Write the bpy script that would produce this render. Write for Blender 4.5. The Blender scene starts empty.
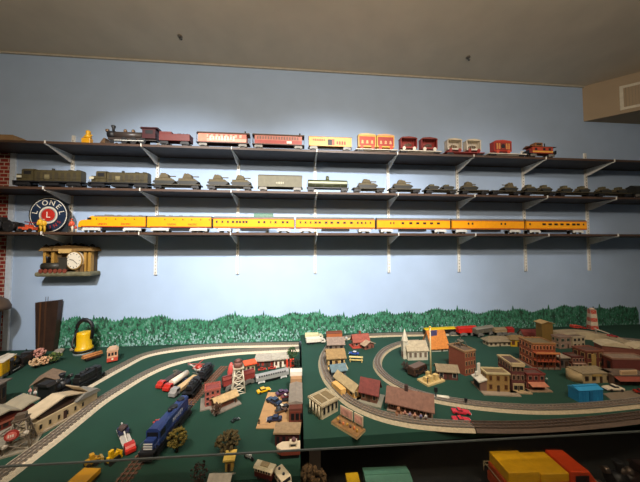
import bpy, bmesh, math, random
from math import pi, sin, cos, radians, atan2, hypot, sqrt
from mathutils import Vector, Matrix
random.seed(7)
SC = bpy.context.scene
COL = SC.collection
ZL, ZR, ZD = 0.882, 0.93, 0.68          # heights of the left table, the raised right board and the lower deck

# ------------------------------------------------------------------ materials
_mats = {}
def lin(h):
    h = h.lstrip('#'); r = []
    for i in (0, 2, 4):
        c = int(h[i:i+2], 16)/255
        r.append(c/12.92 if c <= .04045 else ((c+.055)/1.055)**2.4)
    return (*r, 1)
def mt(h, rough=.55, var=.10, scale=40, metal=0, bump=.0, emit=0):
    k = (h, rough, var, scale, metal, bump, emit)
    if k in _mats: return _mats[k]
    m = bpy.data.materials.new('paint_' + h.strip('#')); m.use_nodes = True
    n = m.node_tree; b = n.nodes['Principled BSDF']
    b.inputs['Roughness'].default_value = rough; b.inputs['Metallic'].default_value = metal
    tc = n.nodes.new('ShaderNodeTexCoord'); no = n.nodes.new('ShaderNodeTexNoise')
    no.inputs['Scale'].default_value = scale; no.inputs['Detail'].default_value = 4
    n.links.new(tc.outputs['Object'], no.inputs['Vector'])
    r = n.nodes.new('ShaderNodeValToRGB'); c = lin(h)
    r.color_ramp.elements[0].position = .3; r.color_ramp.elements[1].position = .7
    r.color_ramp.elements[0].color = (*[x*(1-var) for x in c[:3]], 1)
    r.color_ramp.elements[1].color = (*[min(1, x*(1+var)) for x in c[:3]], 1)
    n.links.new(no.outputs['Fac'], r.inputs['Fac']); n.links.new(r.outputs['Color'], b.inputs['Base Color'])
    if bump:
        bp = n.nodes.new('ShaderNodeBump'); bp.inputs['Strength'].default_value = bump; bp.inputs['Distance'].default_value = .01
        n.links.new(no.outputs['Fac'], bp.inputs['Height']); n.links.new(bp.outputs['Normal'], b.inputs['Normal'])
    _mats[k] = m
    return m
def brick(h1, h2, mortar, sc, key=None, rough=.8):
    k = ('brick', h1, h2, mortar, sc)
    if k in _mats: return _mats[k]
    m = bpy.data.materials.new('brick_' + h1.strip('#')); m.use_nodes = True
    n = m.node_tree; b = n.nodes['Principled BSDF']; b.inputs['Roughness'].default_value = rough
    tc = n.nodes.new('ShaderNodeTexCoord'); mp = n.nodes.new('ShaderNodeMapping'); sep = n.nodes.new('ShaderNodeSeparateXYZ')
    ad = n.nodes.new('ShaderNodeMath'); ad.operation = 'ADD'; cb = n.nodes.new('ShaderNodeCombineXYZ'); br = n.nodes.new('ShaderNodeTexBrick')
    n.links.new(tc.outputs['Object'], sep.inputs[0]); n.links.new(sep.outputs['X'], ad.inputs[0]); n.links.new(sep.outputs['Y'], ad.inputs[1])
    n.links.new(ad.outputs[0], cb.inputs['X']); n.links.new(sep.outputs['Z'], cb.inputs['Y']); n.links.new(cb.outputs[0], br.inputs['Vector'])
    br.inputs['Color1'].default_value = lin(h1); br.inputs['Color2'].default_value = lin(h2); br.inputs['Mortar'].default_value = lin(mortar)
    br.inputs['Scale'].default_value = sc; br.inputs['Mortar Size'].default_value = .03
    n.links.new(br.outputs['Color'], b.inputs['Base Color']); _mats[k] = m
    return m

# ------------------------------------------------------------------ mesh builder
class M:
    def __init__(s): s.b = bmesh.new()
    def box(s, x0, x1, y0, y1, z0, z1, tx=1, ty=1):
        cx, cy = (x0+x1)/2, (y0+y1)/2
        v = []
        for z, fx, fy in ((z0, 1, 1), (z1, tx, ty)):
            for x, y in ((x0, y0), (x1, y0), (x1, y1), (x0, y1)):
                v.append(s.b.verts.new((cx+(x-cx)*fx, cy+(y-cy)*fy, z)))
        for f in ((3,2,1,0),(4,5,6,7),(0,1,5,4),(1,2,6,5),(2,3,7,6),(3,0,4,7)): s.b.faces.new([v[i] for i in f])
        return s
    def rbox(s, cx, cy, cz, lx, ly, lz, rz=0, rx=0, ry=0):
        mm = Matrix.Translation((cx, cy, cz)) @ Matrix.Rotation(rz, 4, 'Z') @ Matrix.Rotation(ry, 4, 'Y') @ Matrix.Rotation(rx, 4, 'X')
        v = [s.b.verts.new(mm @ Vector((x*lx/2, y*ly/2, z*lz/2))) for z in (-1, 1) for x, y in ((-1,-1),(1,-1),(1,1),(-1,1))]
        for f in ((3,2,1,0),(4,5,6,7),(0,1,5,4),(1,2,6,5),(2,3,7,6),(3,0,4,7)): s.b.faces.new([v[i] for i in f])
        return s
    def cyl(s, c, r, h, ax='z', n=14, r2=None, smooth=True):
        """cylinder or cone starting at c and running h along ax"""
        r2 = r if r2 is None else r2
        c = Vector(c); rings = []
        A = {'x': (Vector((0,1,0)), Vector((0,0,1)), Vector((1,0,0))), 'y': (Vector((0,0,1)), Vector((1,0,0)), Vector((0,1,0))), 'z': (Vector((1,0,0)), Vector((0,1,0)), Vector((0,0,1)))}[ax]
        for k, rr in ((0, r), (h, r2)):
            rings.append([s.b.verts.new(c + A[2]*k + A[0]*rr*cos(2*pi*i/n) + A[1]*rr*sin(2*pi*i/n)) for i in range(n)])
        for i in range(n):
            f = s.b.faces.new((rings[0][i], rings[0][(i+1)%n], rings[1][(i+1)%n], rings[1][i])); f.smooth = smooth
        s.b.faces.new(rings[0][::-1]); s.b.faces.new(rings[1])
        return s
    def prism(s, pts, ax, a0, a1, sm=False):
        """2d polygon run along ax; ax x: pts are (y,z); y: (x,z); z: (x,y)"""
        def P(p, a): return {'x': (a, p[0], p[1]), 'y': (p[0], a, p[1]), 'z': (p[0], p[1], a)}[ax]
        u = [s.b.verts.new(P(p, a0)) for p in pts]; w = [s.b.verts.new(P(p, a1)) for p in pts]; n = len(pts)
        for i in range(n):
            f = s.b.faces.new((u[i], u[(i+1)%n], w[(i+1)%n], w[i])); f.smooth = sm
        s.b.faces.new(u[::-1]); s.b.faces.new(w)
        return s
    def sph(s, c, r, seg=10, jit=0):
        if not isinstance(r, (tuple, list)): r = (r, r, r)
        q = bmesh.ops.create_icosphere(s.b, subdivisions=2 if seg > 8 else 1, radius=1)
        for v in q['verts']:
            j = 1 + random.uniform(-jit, jit)
            v.co = Vector((c[0]+v.co.x*r[0]*j, c[1]+v.co.y*r[1]*j, c[2]+v.co.z*r[2]*j))
        if not jit:
            for v in q['verts']:
                for f in v.link_faces: f.smooth = True
        return s
    def lathe(s, prof, c=(0,0,0), n=20):
        rings = [[s.b.verts.new((c[0]+r*cos(2*pi*i/n), c[1]+r*sin(2*pi*i/n), c[2]+z)) for i in range(n)] for r, z in prof]
        for a, b in zip(rings, rings[1:]):
            for i in range(n):
                f = s.b.faces.new((a[i], a[(i+1)%n], b[(i+1)%n], b[i])); f.smooth = True
        s.b.faces.new(rings[0][::-1]); s.b.faces.new(rings[-1])
        return s
    def tube(s, pts, r, n=8, r2=None):
        pts = [Vector(p) for p in pts]; rings = []
        for i, p in enumerate(pts):
            d = (pts[min(i+1, len(pts)-1)] - pts[max(i-1, 0)]).normalized()
            a = d.cross(Vector((0,0,1)));  a = a if a.length > .05 else d.cross(Vector((1,0,0)))
            a.normalize(); b = d.cross(a).normalized()
            rr = r if r2 is None else r + (r2-r)*i/(len(pts)-1)
            rings.append([s.b.verts.new(p + a*rr*cos(2*pi*k/n) + b*rr*sin(2*pi*k/n)) for k in range(n)])
        for u, w in zip(rings, rings[1:]):
            for k in range(n):
                f = s.b.faces.new((u[k], u[(k+1)%n], w[(k+1)%n], w[k])); f.smooth = True
        s.b.faces.new(rings[0][::-1]); s.b.faces.new(rings[-1])
        return s
    def o(s, name, mat, parent=None, bev=0):
        bmesh.ops.recalc_face_normals(s.b, faces=s.b.faces)
        me = bpy.data.meshes.new(name); s.b.to_mesh(me); s.b.free()
        me.materials.append(mat)
        ob = bpy.data.objects.new(name, me); COL.objects.link(ob)
        if parent: ob.parent = parent
        if bev:
            b = ob.modifiers.new('bevel', 'BEVEL'); b.width = bev; b.segments = 2; b.limit_method = 'ANGLE'
        return ob
def T(name, label, cat, loc, rz=0, group=None):
    e = bpy.data.objects.new(name, None); COL.objects.link(e); e.empty_display_size = .02
    e.location = loc; e.rotation_euler = (0, 0, rz); e['label'] = label; e['category'] = cat
    if group: e['group'] = group
    return e
def tag(o, label, cat, group=None):
    o['label'] = label; o['category'] = cat
    if group: o['group'] = group
    return o
def struct(o): o['kind'] = 'structure'; return o
def sub(o, lab): o['label'] = lab; return o
def seg(a, b): return ((a[0]+b[0])/2, (a[1]+b[1])/2), hypot(b[0]-a[0], b[1]-a[1]), atan2(b[1]-a[1], b[0]-a[0])
def text(s, size, mat, parent, loc, rot, name='lettering', ext=.0006):
    cu = bpy.data.curves.new(name, 'FONT'); cu.body = s; cu.size = size; cu.extrude = ext; cu.align_x = 'CENTER'; cu.align_y = 'CENTER'
    ob = bpy.data.objects.new(name+'_source', cu); COL.objects.link(ob)
    dg = bpy.context.evaluated_depsgraph_get(); me = bpy.data.meshes.new_from_object(ob.evaluated_get(dg))
    bpy.data.objects.remove(ob); bpy.data.curves.remove(cu)
    me.materials.clear(); me.materials.append(mat)
    o = bpy.data.objects.new(name, me); COL.objects.link(o); o.parent = parent; o.location = loc; o.rotation_euler = rot
    return o

BLK = mt('#17171a', .5); DGL = mt('#0d0e12', .55); SIL = mt('#dcdcd6', .35, metal=.2); STEEL = mt('#75726c', .5, metal=.2)

def scrib(t, x0, x1, y, z, hh, mat, n=6):
    for i in range(n):
        a = x0+(x1-x0)*i/n; w_ = (x1-x0)/n*.62; q = hh*random.uniform(.6, 1)
        M().box(a, a+w_, y-.0012, y, z-q/2, z+q/2).o('worn_lettering', mat, t)
# ------------------------------------------------------------------ model kinds
def wheelset(par, x, hw, r, mat, name='wheel', both=True):
    for sy in ((-1, 1) if both else (-1,)):
        M().cyl((x, sy*hw-.003, r), r, .006, 'y', 12).o(name, mat, par)
def bogie(par, x, hw, mat=STEEL, L=.075, wm=BLK, nw=2, z=0):
    b = M().box(x-L/2, x+L/2, -hw-.004, -hw+.001, .012+z, .027+z).box(x-L/2, x+L/2, hw-.001, hw+.004, .012+z, .027+z).box(x-.012, x+.012, -hw, hw, .018+z, .03+z)
    b.box(x-L/2-.004, x-L/2+.012, -hw-.006, -hw-.002, .008+z, .02+z).box(x+L/2-.012, x+L/2+.004, -hw-.006, -hw-.002, .008+z, .02+z)
    o = b.o('truck_frame', mat, par)
    for k in range(nw):
        wx = x - L/2 + .014 + k*(L-.028)/(nw-1)
        for sy in (-1, 1): M().cyl((wx, sy*(hw-.006)-.003, .012+z), .012, .006, 'y', 12).o('wheel', wm, o)
def rail_base(name, label, cat, x0, x1, y, z, rz=0, group=None):
    return T(name, label, cat, ((x0+x1)/2, y, z), rz, group), x1-x0

def coach(x0, x1, y, z, label, body, roof, wins, group, name='passenger_coach', H=.088, dome=None, stripe=None, scale=1, rnd=None):
    t, L = rail_base(name, label, 'train car', x0, x1, y, z, 0, group)
    h = L/2-.003; w = .033
    M().prism([(-w, .03), (w, .03), (w, H), (-w, H)], 'x', -h, h).o('body', body, t)
    M().prism([(-w-.0005, H), (w+.0005, H), (w*.8, H+.009), (w*.4, H+.014), (-w*.4, H+.014), (-w*.8, H+.009)], 'x', -h+.001, h-.001, False).o('roof', roof, t)
    if stripe:
        M().box(-h, h, -w-.001, -w, .032, .037).box(-h, h, -w-.001, -w, H-.004, H-.001).o('stripe', stripe, t)
    M().box(-h*.35, h*.35, -w*.8, w*.8, .014, .032).o('underframe', BLK, t)
    for s in (-1, 1): bogie(t, s*(h-.075 if L > .35 else h-.045), .026, SIL if L > .35 else STEEL, .085 if L > .35 else .05)
    for (a, b) in wins:
        M().box(-h+a*2*h, -h+b*2*h, -w-.0015, -w+.001, .06, .073).o('window', DGL, t)
    if dome:
        M().prism([(-.02, H+.01), (.02, H+.01), (.018, H+.03), (.01, H+.036), (-.01, H+.036), (-.018, H+.03)], 'x', -h+dome[0]*2*h, -h+dome[1]*2*h).o('glass_dome', mt('#3f6b5a', .25), t)
    for s in (-1, 1): M().box(s*h-.004, s*h+.004, -.02, .02, .035, H-.002).o('diaphragm', BLK, t)
    return t

def fdiesel(x0, x1, y, z, label, nose, group, name):
    t, L = rail_base(name, label, 'locomotive', x0, x1, y, z, 0, group)
    h = L/2-.002; w = .033; YE = mt('#f0a010', .35, .05); GR = mt('#6d6a62', .45)
    if nose:
        prof = [(-h, .03), (h, .03), (h, .092), (-h+.105, .092), (-h+.088, .098), (-h+.07, .09), (-h+.058, .074), (-h+.02, .071), (-h+.004, .06)]
    else:
        prof = [(-h, .03), (h, .03), (h, .092), (-h, .092)]
    M().prism(prof, 'y', -w, w).o('body', YE, t, .003)
    r0 = -h+.1 if nose else -h
    M().prism([(-w, .092), (w, .092), (w*.75, .101), (-w*.75, .101)], 'x', r0, h-.001).box(r0+.05, r0+.1, -.01, .01, .101, .107).o('roof', GR, t)
    for k in range(3): M().cyl((r0+.14+k*.07, 0, .1), .012, .006, n=12).o('roof_fan', STEEL, t)
    M().box(-h*.9, h, -w-.001, -w, .031, .036).o('stripe', mt('#a32a18'), t)
    M().box(-h*.3, h*.3, -w*.8, w*.8, .012, .031).o('fuel_tank', BLK, t)
    for s in (-1, 1): bogie(t, s*(h-.085), .027, SIL, .11, BLK, 3)
    if nose:
        M().box(-h+.06, -h+.085, -w-.0015, -w, .074, .086).o('cab_window', DGL, t)
        M().rbox(-h+.066, 0, .086, .001, .05, .014, 0, 0, .6).o('windshield', DGL, t)
        M().cyl((-h-.002, 0, .063), .008, .006, 'x', 12).o('headlamp', SIL, t)
        M().box(-h-.004, -h+.02, -w*.8, w*.8, .012, .03).o('pilot', STEEL, t)
    for wd, xx in (('UNION', -.06 if nose else -.05), ('PACIFIC', .09)): text(wd, .017, mt('#b02a14'), t, (xx, -w-.001, .048), (pi/2, 0, 0))
    for k in range(5 if nose else 6): M().cyl((-h*.45+k*h*.28, -w-.001, .078), .004, .002, 'y', 10).o('porthole', DGL, t)
    M().box(h-.002, h+.004, -.022, .022, .033, .088).o('diaphragm', BLK, t)
    return t

def hooddiesel(a, b, z, label, body, cabc, group=None, H=.1, name='hood_diesel_locomotive', flip=False, accent=None, rz=None, roofc=None, w=.03):
    (cx, cy), L, ang = seg(a, b)
    t = T(name, label, 'locomotive', (cx, cy, z), ang if rz is None else rz, group)
    h = L/2-.004
    M().box(-h, h, -w-.003, w+.003, .03, .036).o('walkway', BLK, t)
    M().prism([(-w*.72, .036), (w*.72, .036), (w*.72, H-.012), (w*.5, H-.004), (-w*.5, H-.004), (-w*.72, H-.012)], 'x', -h+L*.27, h-.02).o('hood', body, t)
    M().box(-h+.012, -h+L*.13, -w*.7, w*.7, .036, H*.72).o('short_hood', body, t, .002)
    c = M().prism([(-w, .036), (w, .036), (w, H-.008), (w*.6, H), (-w*.6, H), (-w, H-.008)], 'x', -h+L*.12, -h+L*.28).o('cab', cabc, t)
    for s in (-1, 1): M().box(-h+L*.15, -h+L*.25, s*w-.001, s*w+.001, H-.035, H-.014).o('cab_window', DGL, c)
    M().box(-h+L*.12-.001, -h+L*.12, -w*.8, w*.8, H-.03, H-.012).o('windshield', DGL, c)
    for k in range(7):
        x = -h+L*.31+k*L*.085
        M().box(x, x+L*.05, -w*.72-.001, w*.72+.001, .042, H-.02).o('hood_door', accent or body, t)
    for k in range(2): M().cyl((h-.05-k*.05, 0, H-.006), .014, .007, n=12).o('roof_fan', BLK, t)
    M().cyl((-h+L*.5, 0, H-.006), .008, .014, n=10).o('horn', BLK, t)
    rl = M()
    for s in (-1, 1):
        rl.tube([(-h+.004, s*(w+.002), .056), (h-.004, s*(w+.002), .056)], .0008, 5)
        for k in range(8): rl.tube([(-h+.01+k*(2*h-.02)/7, s*(w+.002), .036), (-h+.01+k*(2*h-.02)/7, s*(w+.002), .056)], .0007, 5)
    rl.o('handrail', body, t)
    M().box(-h*.28, h*.28, -w*.8, w*.8, .012, .031).o('fuel_tank', BLK, t)
    M().prism([(-w, .034), (w, .034), (w*.9, .01), (-w*.9, .01)], 'x', -h-.003, -h+.006).o('pilot', BLK, t)
    for s in (-1, 1): bogie(t, s*(h-.06), .024, BLK, .085, BLK, 3)
    return t

def boxcar(a, b, z, label, body, roof, group=None, H=.092, name='boxcar', door=None, cat='train car', wh=True, w=.032, band=None):
    (cx, cy), L, ang = seg(a, b)
    t = T(name, label, cat, (cx, cy, z), ang, group); h = L/2-.003
    z0 = .028 if wh else 0
    rb = M().box(-h, h, -w, w, z0, H)
    M().prism([(-w-.003, H), (w+.003, H), (0, H+.01)], 'x', -h-.002, h+.002).box(-h, h, -.006, .006, H+.008, H+.012).o('roof', roof, t)
    dw = min(.05, L*.14)
    for s in (-1, 1): M().box(-dw/2, dw/2, s*w-.0015, s*w+.0015, z0+.004, H-.004).box(-dw/2, -dw/2+.003, s*w-.003, s*w+.003, z0+.004, H-.004).o('door', door or body, t)
    for k in range(9):
        x = -h+.006+k*(2*h-.012)/8
        if abs(x) < dw: continue
        rb.box(x-.001, x+.001, -w-.0012, w+.0012, z0, H-.002)
    rb.o('body', body, t)
    if band: M().box(-h, h, -w-.0016, -w-.0006, (z0+H)/2-.006, (z0+H)/2+.006).box(-h, h, w+.0006, w+.0016, (z0+H)/2-.006, (z0+H)/2+.006).o('stripe', band, t)
    if wh:
        for s in (-1, 1): bogie(t, s*(h-.035), .024, STEEL, .05)
        M().box(-h-.006, h+.006, -.006, .006, .018, .03).o('coupler_bar', BLK, t)
    return t

def flatcar(a, b, z, label, deck, group=None, name='flatcar', w=.03, k=1):
    (cx, cy), L, ang = seg(a, b)
    t = T(name, label, 'train car', (cx, cy, z), ang, group); h = L/2-.004
    st = M().box(-h, h, -w, w, .026, .034).box(-h*.8, h*.8, -w*.5, w*.5, .018, .027)
    for i in range(8):
        x = -h+.01+i*(2*h-.02)/7
        st.box(x-.002, x+.002, -w-.002, -w+.001, .027, .034)
    st.o('deck', deck, t)
    for s in (-1, 1): bogie(t, s*(h-.035) if h > .06 else s*h*.55, w*.73, BLK, .045 if h > .06 else .03)
    t.scale.z = k
    return t

def army_tank(x, y, z, label, L=.12, col='#3d402c', group=None, turret=True, flip=1, H=.05):
    c = mt(col, .75, .2, 60); t = T('toy_battle_tank', label, 'toy tank', (x, y, z), 0 if flip > 0 else pi, group); h = L/2
    M().prism([(-h*.9, .012), (h*.8, .012), (h*.98, .02), (h*.6, H*.5), (-h*.85, H*.5)], 'y', -.02, .02).o('hull', c, t)
    for s in (-1, 1):
        p = [(-h*.75, 0), (h*.7, 0), (h, .012), (h*.92, .02), (-h*.92, .02), (-h, .012)]
        M().prism(p, 'y', s*.022-.005, s*.022+.005).o('track', mt('#22221c'), t)
    if turret:
        tu = M().prism([(-h*.55, H*.5), (h*.4, H*.5), (h*.25, H*.85), (-h*.35, H*.95)], 'y', -.018, .018).o('turret', c, t, .005)
        M().cyl((-h*.08, 0, H*.87), .007, .006, n=10).o('hatch', c, tu)
        M().cyl((h*.2, 0, H*.7), .0032, h*.72, 'x', 8).o('gun_barrel', c, tu)
    else:
        M().box(-h*.5, h*.2, -.016, .016, H*.5, H*.72).o('cargo', mt('#555039', .8), t)
    return t

def steam_loco(a, b, z, label, body, cab, trim, group=None, S=1.0, name='steam_locomotive', flip=False):
    (cx, cy), L, ang = seg(a, b)
    t = T(name, label, 'locomotive', (cx, cy, z), ang, group); h = L/2; k = S
    M().cyl((-h+.03*k, 0, .056*k), .019*k, L*.6, 'x', 18).o('boiler', body, t)
    M().cyl((-h+.015*k, 0, .056*k), .021*k, .04*k, 'x', 18).o('smokebox', BLK, t)
    M().lathe([(.006*k, .07*k), (.007*k, .09*k), (.013*k, .104*k), (.011*k, .108*k)], (-h+.04*k, 0, 0), 14).o('smokestack', BLK, t)
    for q in (.35, .5): M().lathe([(.01*k, .07*k), (.01*k, .084*k), (.005*k, .09*k)], (-h+L*q, 0, 0), 12).o('steam_dome', trim, t)
    M().cyl((-h-.002*k, 0, .08*k), .009*k, .014*k, 'x', 12).o('headlamp', trim, t)
    c = M().box(h-L*.28, h-.01*k, -.028*k, .028*k, .035*k, .09*k).o('cab', cab, t)
    M().prism([(-.033*k, .088*k), (.033*k, .088*k), (.02*k, .1*k), (-.02*k, .1*k)], 'x', h-L*.32, h).o('cab_roof', cab, c)
    for s in (-1, 1): M().box(h-L*.22, h-L*.08, s*.028*k-.001, s*.028*k+.001, .06*k, .08*k).o('cab_window', DGL, c)
    M().prism([(-h-.02*k, .004), (-h+.01*k, .004), (-h+.01*k, .03*k), (-h+.0*k, .03*k)], 'y', -.024*k, .024*k).o('cowcatcher', trim, t)
    M().box(-h+.02*k, h-.01*k, -.016*k, .016*k, .026*k, .038*k).o('running_board', body, t)
    for i in range(3):
        for s in (-1, 1):
            x = -h+L*.38+i*L*.17
            M().cyl((x, s*.022*k-.003, .02*k), .02*k, .006, 'y', 16).cyl((x, s*.022*k-.0045, .02*k), .005*k, .009, 'y', 8).o('driving_wheel', trim if i == 9 else BLK, t)
    for s in (-1, 1):
        M().cyl((-h+L*.15, s*.02*k-.003, .011*k), .011*k, .006, 'y', 12).o('leading_wheel', BLK, t)
        M().box(-h+L*.2, -h+L*.75, s*.026*k-.001, s*.026*k+.001, .018*k, .022*k).o('side_rod', SIL, t)
    return t
def tender(a, b, z, label, body, group=None, k=1.0, name='coal_tender'):
    (cx, cy), L, ang = seg(a, b)
    t = T(name, label, 'train car', (cx, cy, z), ang, group); h = L/2-.002
    M().box(-h, h, -.027*k, .027*k, .026*k, .064*k).box(-h, -h*.2, -.024*k, .024*k, .064*k, .076*k).o('body', body, t, .002)
    co = M()
    for i in range(22): co.sph((random.uniform(-h*.1, h*.85), random.uniform(-.017, .017)*k, .064*k), .007*k, 6, .2)
    co.o('coal', BLK, t)
    for s in (-1, 1): bogie(t, s*(h-.03*k), .022*k, BLK, .045*k)
    return t

def circus_wagon(x, y, z, label, w, body, panel, wheel, roof, cage=False, group='circus wagons on the top shelf', H=.092):
    t = T('circus_wagon', label, 'wagon', (x, y, z), 0, group); h = w/2
    if cage:
        M().box(-h, h, -.022, .022, .016, .026).box(-h, h, .018, .022, .024, H).box(-h, -h+.006, -.022, .02, .024, H).box(h-.006, h, -.022, .02, .024, H).o('body', body, t)
        br = M()
        n = 7
        for k in range(n): br.box(-h+.008+k*(w-.016)/(n-1)-.0008, -h+.008+k*(w-.016)/(n-1)+.0008, -.021, -.019, .026, H)
        br.o('bars', roof, t)
        M().sph((0, 0, .042), (h*.5, .012, .014), 10, .1).o('animal_figure', panel, t)
    else:
        M().box(-h, h, -.022, .022, .016, H).o('body', body, t)
        M().box(-h+.007, h-.007, -.0235, -.0215, .024, H-.008).o('side_panel', panel, t)
        for k in range(3):
            sc = M().cyl((-h*.55+k*h*.55, -.0245, H*.55), .008, .002, 'y', 12).box(-h*.55+k*h*.55-.009, -h*.55+k*h*.55+.009, -.0245, -.0225, H*.55-.014, H*.55-.007)
            sc.o('scrollwork', roof, t)
    M().prism([(-h-.003, H), (h+.003, H), (h*.8, H+.008), (0, H+.013), (-h*.8, H+.008)], 'y', -.025, .025).o('roof', roof, t)
    for sx in (-1, 1):
        for sy in (-1, 1):
            q = M().cyl((sx*h*.62, sy*.025-.002, .013), .013, .004, 'y', 16).cyl((sx*h*.62, sy*.025-.004, .013), .004, .008, 'y', 8)
            q.o('wheel', wheel, t)
    return t

def car(a, b, z, label, col, name='toy_car', kind='sedan', group='toy cars on the layout', w=None, top=None, S=None, cat='toy car'):
    """a is the rear end, b the front end"""
    (cx, cy), L, ang = seg(a, b); t = T(name, label, cat, (cx, cy, z), ang, group)
    h = L/2; w = w or L*.19; k = L*.13; r = k*.62; c = mt(col, .25, .04)
    if kind in ('sedan', 'sport', 'pickup', 'coupe'):
        pr = [(-h, r), (h, r*.9), (h, k*1.25), (h*.45, k*1.6), (-h*.9, k*1.65), (-h, k*1.35)]
        M().prism(pr, 'y', -w, w).o('body', c, t, L*.02)
        H = k*2.35 if kind != 'sport' else k*2.1
        x0, x1 = {'sedan': (-h*.6, h*.35), 'coupe': (-h*.45, h*.25), 'sport': (-h*.5, h*.2), 'pickup': (-h*.1, h*.4)}[kind]
        M().prism([(x0, k*1.5), (x1, k*1.5), (x1-L*.1, H), (x0+L*.07, H)], 'y', -w*.85, w*.85).o('windows', DGL, t)
        M().box(x0+L*.07, x1-L*.1, -w*.84, w*.84, H-.0008, H+.0012).o('roof', mt(top, .3) if top else c, t)
        if kind == 'pickup': M().box(-h*.9, -h*.15, -w*.8, w*.8, k*1.5, k*1.72).o('cargo_bed', mt('#2a2a28'), t)
    elif kind in ('van', 'bus'):
        H = L*(.42 if kind == 'van' else .3)
        M().prism([(-h, r), (h, r), (h, H*.55), (h*.86, H*.95), (h*.8, H), (-h*.95, H), (-h, H*.9)], 'y', -w, w).o('body', c, t, L*.015)
        n = 3 if kind == 'van' else 6
        for s in (-1, 1):
            for i in range(n):
                x = -h*.82+i*L*.8/n
                M().box(x, x+L*.8/n*.7, s*w-.0006, s*w+.0006, H*.55, H*.82).o('window', DGL, t)
        M().rbox(h*.94, 0, H*.73, .001, w*1.6, H*.36, 0, 0, -.32).o('windshield', DGL, t)
        if top: M().box(-h*.9, h*.75, -w*.9, w*.9, H-.0005, H+.002).o('roof', mt(top, .4), t)
    for sx in (-1, 1):
        for sy in (-1, 1): M().cyl((sx*h*.62, sy*w-.002, r), r, .004, 'y', 12).o('wheel', BLK, t)
    M().box(h-.0005, h+.0018, -w*.95, w*.95, r*.9, r*1.5).o('bumper', SIL, t)
    return t

def truck(a, b, z, label, cabc, boxc, name='toy_truck', kind='box', group='toy trucks on the layout', w=None, Hf=.24):
    (cx, cy), L, ang = seg(a, b); t = T(name, label, 'toy truck', (cx, cy, z), ang, group)
    h = L/2; w = w or L*.13; r = w*.45
    M().box(-h, h*.95, -w*.5, w*.5, r*.9, r*1.5).o('chassis', BLK, t)
    c = M().prism([(h*.55, r), (h, r), (h, L*.1+r), (h*.9, L*.11+r), (h*.82, L*.2+r*.5), (h*.55, L*.2+r*.5)], 'y', -w, w).o('cab', mt(cabc, .3), t, L*.01)
    M().box(h*.62, h*.8, -w-.0006, w+.0006, L*.12+r*.5, L*.18+r*.5).o('cab_window', DGL, c)
    bm = mt(boxc, .45)
    if kind == 'box': M().box(-h, h*.5, -w, w, r*1.5, L*Hf).o('cargo_box', bm, t, L*.008)
    if kind == 'tank': M().cyl((-h, 0, r*1.5+w*.85), w*.85, h*1.48, 'x', 16).o('tank', bm, t)
    if kind == 'flat':
        M().box(-h, h*.5, -w, w, r*1.5, r*1.9).o('cargo_bed', bm, t)
    if kind == 'dump':
        M().prism([(-h, r*1.5), (h*.5, r*1.5), (h*.55, r*3.6), (-h*1.02, r*3.2)], 'y', -w, w).o('cargo_bed', bm, t)
    if kind == 'crane':
        M().box(-h, h*.5, -w, w, r*1.5, r*1.9).o('cargo_bed', bm, t)
        M().tube([(h*.3, 0, r*2), (-h*.9, 0, r*6)], w*.18, 6).tube([(-h*.9, 0, r*6), (-h*.92, 0, r*3)], w*.05, 5).o('boom', mt('#c9c6bd'), t)
    for x in (-h*.7, -h*.35, h*.75):
        for sy in (-1, 1): M().cyl((x, sy*w*.9-.002, r), r, .004, 'y', 12).o('wheel', BLK, t)
    return t

def tree(p, z, label, H, r, col, trunk='#3a2a1c', name='model_tree', blobs=34, shape='round', group=None, dens=.22):
    blobs = int(blobs*3); dens *= .62
    t = T(name, label, 'model tree', (p[0], p[1], z), random.uniform(0, 6), group)
    M().tube([(0, 0, 0), (.002, .001, H*.3), (0, .003, H*.62)], r*.12+.001, 7, r*.05).o('trunk', mt(trunk, .9), t)
    m = M()
    for i in range(blobs):
        a = random.uniform(0, 2*pi); q = sqrt(random.random()); zz = random.uniform(-1, 1)
        rr = r*q*sqrt(max(.05, 1-zz*zz))
        if shape == 'cone': rr = r*q*(1-zz)/2
        m.sph((rr*cos(a), rr*sin(a), H*.62+zz*H*.36), r*random.uniform(dens*.7, dens*1.3), 6, .3)
    m.o('crown', mt(col, .95, .5, 90, bump=.6), t)
    return t

def figure(p, z, label, H, shirt, pants, rz=0, hat=None, group='figures on the layout', name='toy_figure'):
    t = T(name, label, 'figurine', (p[0], p[1], z), rz, group)
    m = M().tube([(-H*.06, 0, 0), (-H*.06, 0, H*.25), (-H*.04, 0, H*.5)], H*.055, 8, H*.075).tube([(H*.06, 0, 0), (H*.06, 0, H*.25), (H*.04, 0, H*.5)], H*.055, 8, H*.075)
    m.o('trousers', mt(pants), t)
    M().lathe([(H*.1, H*.46), (H*.11, H*.6), (H*.13, H*.76), (H*.1, H*.82), (H*.04, H*.86)], n=12).tube([(-H*.12, 0, H*.78), (-H*.17, -.0, H*.62), (-H*.15, -H*.04, H*.48)], H*.04, 7).tube([(H*.12, 0, H*.78), (H*.17, 0, H*.62), (H*.15, -H*.04, H*.48)], H*.04, 7).o('shirt', mt(shirt), t)
    M().sph((0, 0, H*.92), (H*.065, H*.07, H*.085)).o('head', mt('#b98a6a'), t)
    if hat: M().cyl((0, 0, H*.96), H*.1, H*.02, n=12).cyl((0, 0, H*.97), H*.06, H*.07, n=12).o('hat', mt(hat), t)
    return t

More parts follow.
